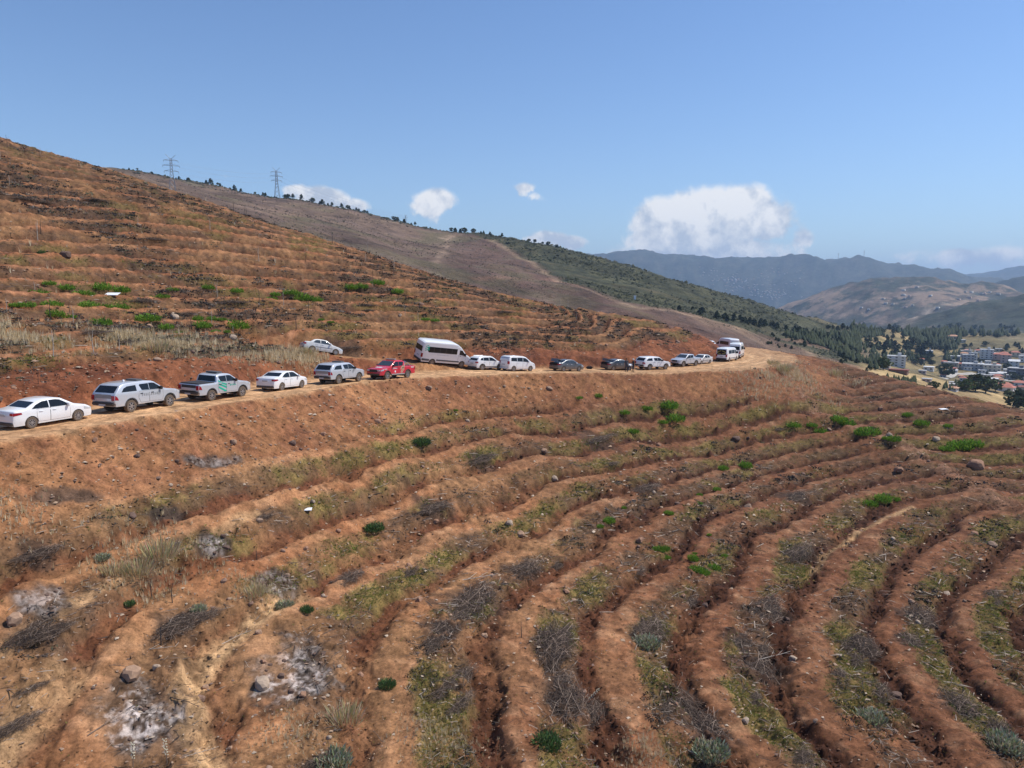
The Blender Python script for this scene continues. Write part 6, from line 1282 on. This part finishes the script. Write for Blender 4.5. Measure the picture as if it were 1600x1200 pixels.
# ------------------------------------------------------------------ people by the grey sedan
PM={k:pmat('cloth_'+k,c,.85,var=.12,scale=12) for k,c in dict(black=(.018,.018,.022),charcoal=(.07,.065,.07),white=(.78,.78,.78),jeans=(.035,.04,.06),skin=(.38,.22,.15),hair=(.015,.012,.010),grey=(.25,.25,.27)).items()}
def person(J,R,paint,hat=None):
    """J joints, R radii, skinned into one surface; paint(co)->material index"""
    me=bpy.data.meshes.new('body'); names=list(J); me.from_pydata([J[n] for n in names],[(names.index(a),names.index(b)) for a,b in BONES if a in J and b in J],[]); ob=bpy.data.objects.new('body',me); COL.objects.link(ob)
    m=ob.modifiers.new('skin','SKIN'); 
    for i,n in enumerate(names): me.skin_vertices[0].data[i].radius=(R[n][0],R[n][1]); me.skin_vertices[0].data[i].use_root=(n=='pelvis')
    s=ob.modifiers.new('sub','SUBSURF'); s.levels=2; s.render_levels=2
    dg=bpy.context.evaluated_depsgraph_get(); ev=ob.evaluated_get(dg); m2=bpy.data.meshes.new_from_object(ev); bpy.data.objects.remove(ob)
    m2.name='body'; m2.materials.clear()
    for k in ('skin','black','charcoal','white','jeans','hair'): m2.materials.append(PM[k])
    m2.polygons.foreach_set('use_smooth',np.ones(len(m2.polygons),bool))
    for p in m2.polygons: p.material_index=paint(p.center)
    o=bpy.data.objects.new('body',m2); COL.objects.link(o); return o
BONES=[('pelvis','waist'),('waist','chest'),('chest','neck'),('neck','head'),('head','crown'),('chest','shL'),('shL','elL'),('elL','haL'),('haL','fiL'),('chest','shR'),('shR','elR'),('elR','haR'),('haR','fiR'),('pelvis','hipL'),('hipL','knL'),('knL','anL'),('anL','toL'),('pelvis','hipR'),('hipR','knR'),('knR','anR'),('anR','toR')]
RAD=dict(pelvis=(.15,.12),waist=(.14,.105),chest=(.17,.12),neck=(.055,.055),head=(.085,.095),crown=(.07,.08),shL=(.065,.065),elL=(.045,.045),haL=(.030,.030),fiL=(.036,.02),shR=(.065,.065),elR=(.045,.045),haR=(.03,.03),fiR=(.036,.02),hipL=(.095,.095),knL=(.06,.06),anL=(.04,.04),toL=(.045,.035),hipR=(.095,.095),knR=(.06,.06),anR=(.04,.04),toR=(.045,.035))
def stand(dx=0.0,arm=.1,fold=False):
    J=dict(pelvis=(0,0,.95),waist=(0,.01,1.12),chest=(0,0,1.36),neck=(0,0,1.52),head=(0,.02,1.64),crown=(0,.01,1.73))
    for s,t in ((1,'L'),(-1,'R')):
        J['sh'+t]=(s*.19,0,1.42); J['el'+t]=(s*(.26+arm*.3),.02 if not fold else .05,1.15); J['ha'+t]=(s*(.24+arm*.2),.10 if not fold else .22,.90 if not fold else 1.18); J['fi'+t]=(s*(.23+arm*.15),.13 if not fold else .30,.80 if not fold else 1.20)
        J['hip'+t]=(s*.10,0,.88); J['kn'+t]=(s*(.12+dx),.03,.48); J['an'+t]=(s*(.14+dx),0,.07); J['to'+t]=(s*(.16+dx),.16,.03)
    return J
def face_parts(root,J,hat=None,tilt=0):
    h=Vector(J['head']); bm=bmesh.new(); bmesh.ops.create_uvsphere(bm,u_segments=14,v_segments=8,radius=.108,matrix=Matrix.Translation(h+Vector((0,-.02,.045)))@Matrix.Diagonal((.92,1.0,.95,1))); 
    bmesh.ops.delete(bm,geom=[v for v in bm.verts if v.co.z<h.z+.0 and v.co.y>h.y-.02],context='VERTS'); bm_obj('cap' if hat else 'hair',bm,PM[hat or 'hair'],root,60)
    if hat:
        bm=bmesh.new(); bm_box(bm,h+Vector((0,.13,.075)),(.13,.11,.015)); bm_obj('cap_peak',bm,PM[hat],root)
    bm=bmesh.new(); bm_box(bm,h+Vector((0,.10,.0)),(.025,.035,.045)); bmesh.ops.bevel(bm,geom=bm.edges[:],offset=.008,affect='EDGES'); bm_obj('nose',bm,PM['skin'],root)
    for s in (-1,1):
        bm=bmesh.new(); bmesh.ops.create_icosphere(bm,subdivisions=1,radius=.012,matrix=Matrix.Translation(h+Vector((s*.033,.088,.02)))); bm_obj('eye',bm,PM['hair'],root)
        bm=bmesh.new(); bmesh.ops.create_icosphere(bm,subdivisions=1,radius=.024,matrix=Matrix.Translation(h+Vector((s*.09,0,.0)))); bm_obj('ear',bm,PM['skin'],root)
    bm=bmesh.new(); bm_box(bm,h+Vector((0,.092,-.045)),(.045,.01,.010)); bm_obj('mouth',bm,PM['hair'],root)
def hands(root,J):
    for t in 'LR':
        a=Vector(J['ha'+t]); b=Vector(J['fi'+t]); d=(b-a).normalized(); side=d.cross(Vector((0,0,1) if abs(d.z)<.8 else (0,1,0))).normalized(); bm=bmesh.new()
        for k,l in enumerate((.075,.085,.08,.062)):
            p=b+side*(k-1.5)*.019; q=p+d*l*.55+Vector((0,.008,0)); bm_bar(bm,p,q,.017,.015,6); bm_bar(bm,q,q+d*l*.4+Vector((0,.022,0)),.015,.011,6)
        bm_bar(bm,a+side*.03+d*.02,a+side*.065+d*.06,.02,.014,6); bm_obj('hand',bm,PM['skin'],root)
def place_person(o_root,px,py,rz,lb):
    x,y,ok=ray_near(px,py); x,y=float(x[0]),float(y[0]); o_root.location=(x,y,gz(x,y)-.01); o_root.rotation_euler=(0,0,rz); tag(o_root,lb,'person','people beside the grey sedan')
def mk_person(J,paint,px,py,rz,lb,hat=None):
    root=empty('person',(0,0,0)); b=person(J,RAD,paint); b.parent=root; face_parts(root,J,hat); hands(root,J); place_person(root,px,py,rz,lb)
p1=lambda c: 0 if (c.z>1.50 or (c.z<.88 and abs(c.x)>.20 and c.z>.7) or (abs(c.x)>.2 and .85<c.z<1.2)) else (2 if c.z>.93 else 4 if c.z>.09 else 1)
p2=lambda c: 0 if (c.z>1.50 or (abs(c.x)>.22 and c.z<1.0 and c.z>.7)) else (1 if c.z>.93 else 4 if c.z>.09 else 1)
mk_person(stand(.02,.15),p1,978.5,580,math.pi+.2,'person in a charcoal top standing with arms hanging, behind the grey sedan')
mk_person(stand(.05,.1,True),p2,989.5,580.5,math.pi*.6,'person all in black with a white cap, nearest the white pickup','white')
# stooping person in white between them
J=stand(.04); J.update(pelvis=(0,-.12,.62),waist=(0,.05,.72),chest=(0,.28,.80),neck=(0,.42,.78),head=(0,.53,.72),crown=(0,.61,.68),hipL=(.10,-.10,.56),hipR=(-.10,-.10,.56),knL=(.17,.22,.40),knR=(-.17,.22,.40),anL=(.14,-.02,.07),anR=(-.14,-.02,.07),toL=(.15,.14,.03),toR=(-.15,.14,.03),shL=(.17,.30,.82),shR=(-.17,.30,.82),elL=(.20,.45,.60),elR=(-.20,.45,.60),haL=(.12,.55,.40),haR=(-.12,.55,.40),fiL=(.10,.58,.30),fiR=(-.10,.58,.30))
p3=lambda c: 0 if (c.y>.40 and c.z>.62) or (c.y>.38 and c.z<.56) else (3 if (c.y>-.04 and c.z>.52) else 4 if c.z>.09 else 1)
mk_person(J,p3,983.5,579,-.3,'person in a white shirt crouching between the two standing people')
# dark bag on the road edge between the grey sedans
x,y,ok=ray_near(925,578); bm=bmesh.new(); bm_box(bm,(0,0,.18),(.85,.45,.36)); bmesh.ops.bevel(bm,geom=bm.edges[:],offset=.10,segments=2,affect='EDGES'); bm_bar(bm,(-.2,0,.36),(0,0,.5),.03); bm_bar(bm,(0,0,.5),(.2,0,.36),.03); o=bm_obj('bag',bm,PM['black'],None,40); o.location=(float(x[0])-.2,float(y[0])+1.5,gz(float(x[0])-.2,float(y[0])+1.5)); tag(o,'dark bag lying at the roadside between the two grey sedans','bag')
# ------------------------------------------------------------------ air
def haze_box(dens):
    bm=bmesh.new(); bmesh.ops.create_cube(bm,size=1); me=bpy.data.meshes.new('haze'); bm.to_mesh(me)
    o=bpy.data.objects.new('haze',me); COL.objects.link(o); o.scale=(27000,27000,770); o.location=(0,0,-422+385)
    m=mat_new('haze'); t=NT(m.node_tree); out=t.n('ShaderNodeOutputMaterial'); v=t.n('ShaderNodeVolumePrincipled'); v.inputs['Color'].default_value=(.50,.70,1,1); v.inputs['Density'].default_value=dens; v.inputs['Anisotropy'].default_value=.2
    m.node_tree.links.new(v.outputs[0],out.inputs['Volume']); me.materials.append(m); o['kind']='stuff'; o['label']='thin blue haze over the far hills'; o['category']='haze'
haze_box(1.05e-4)
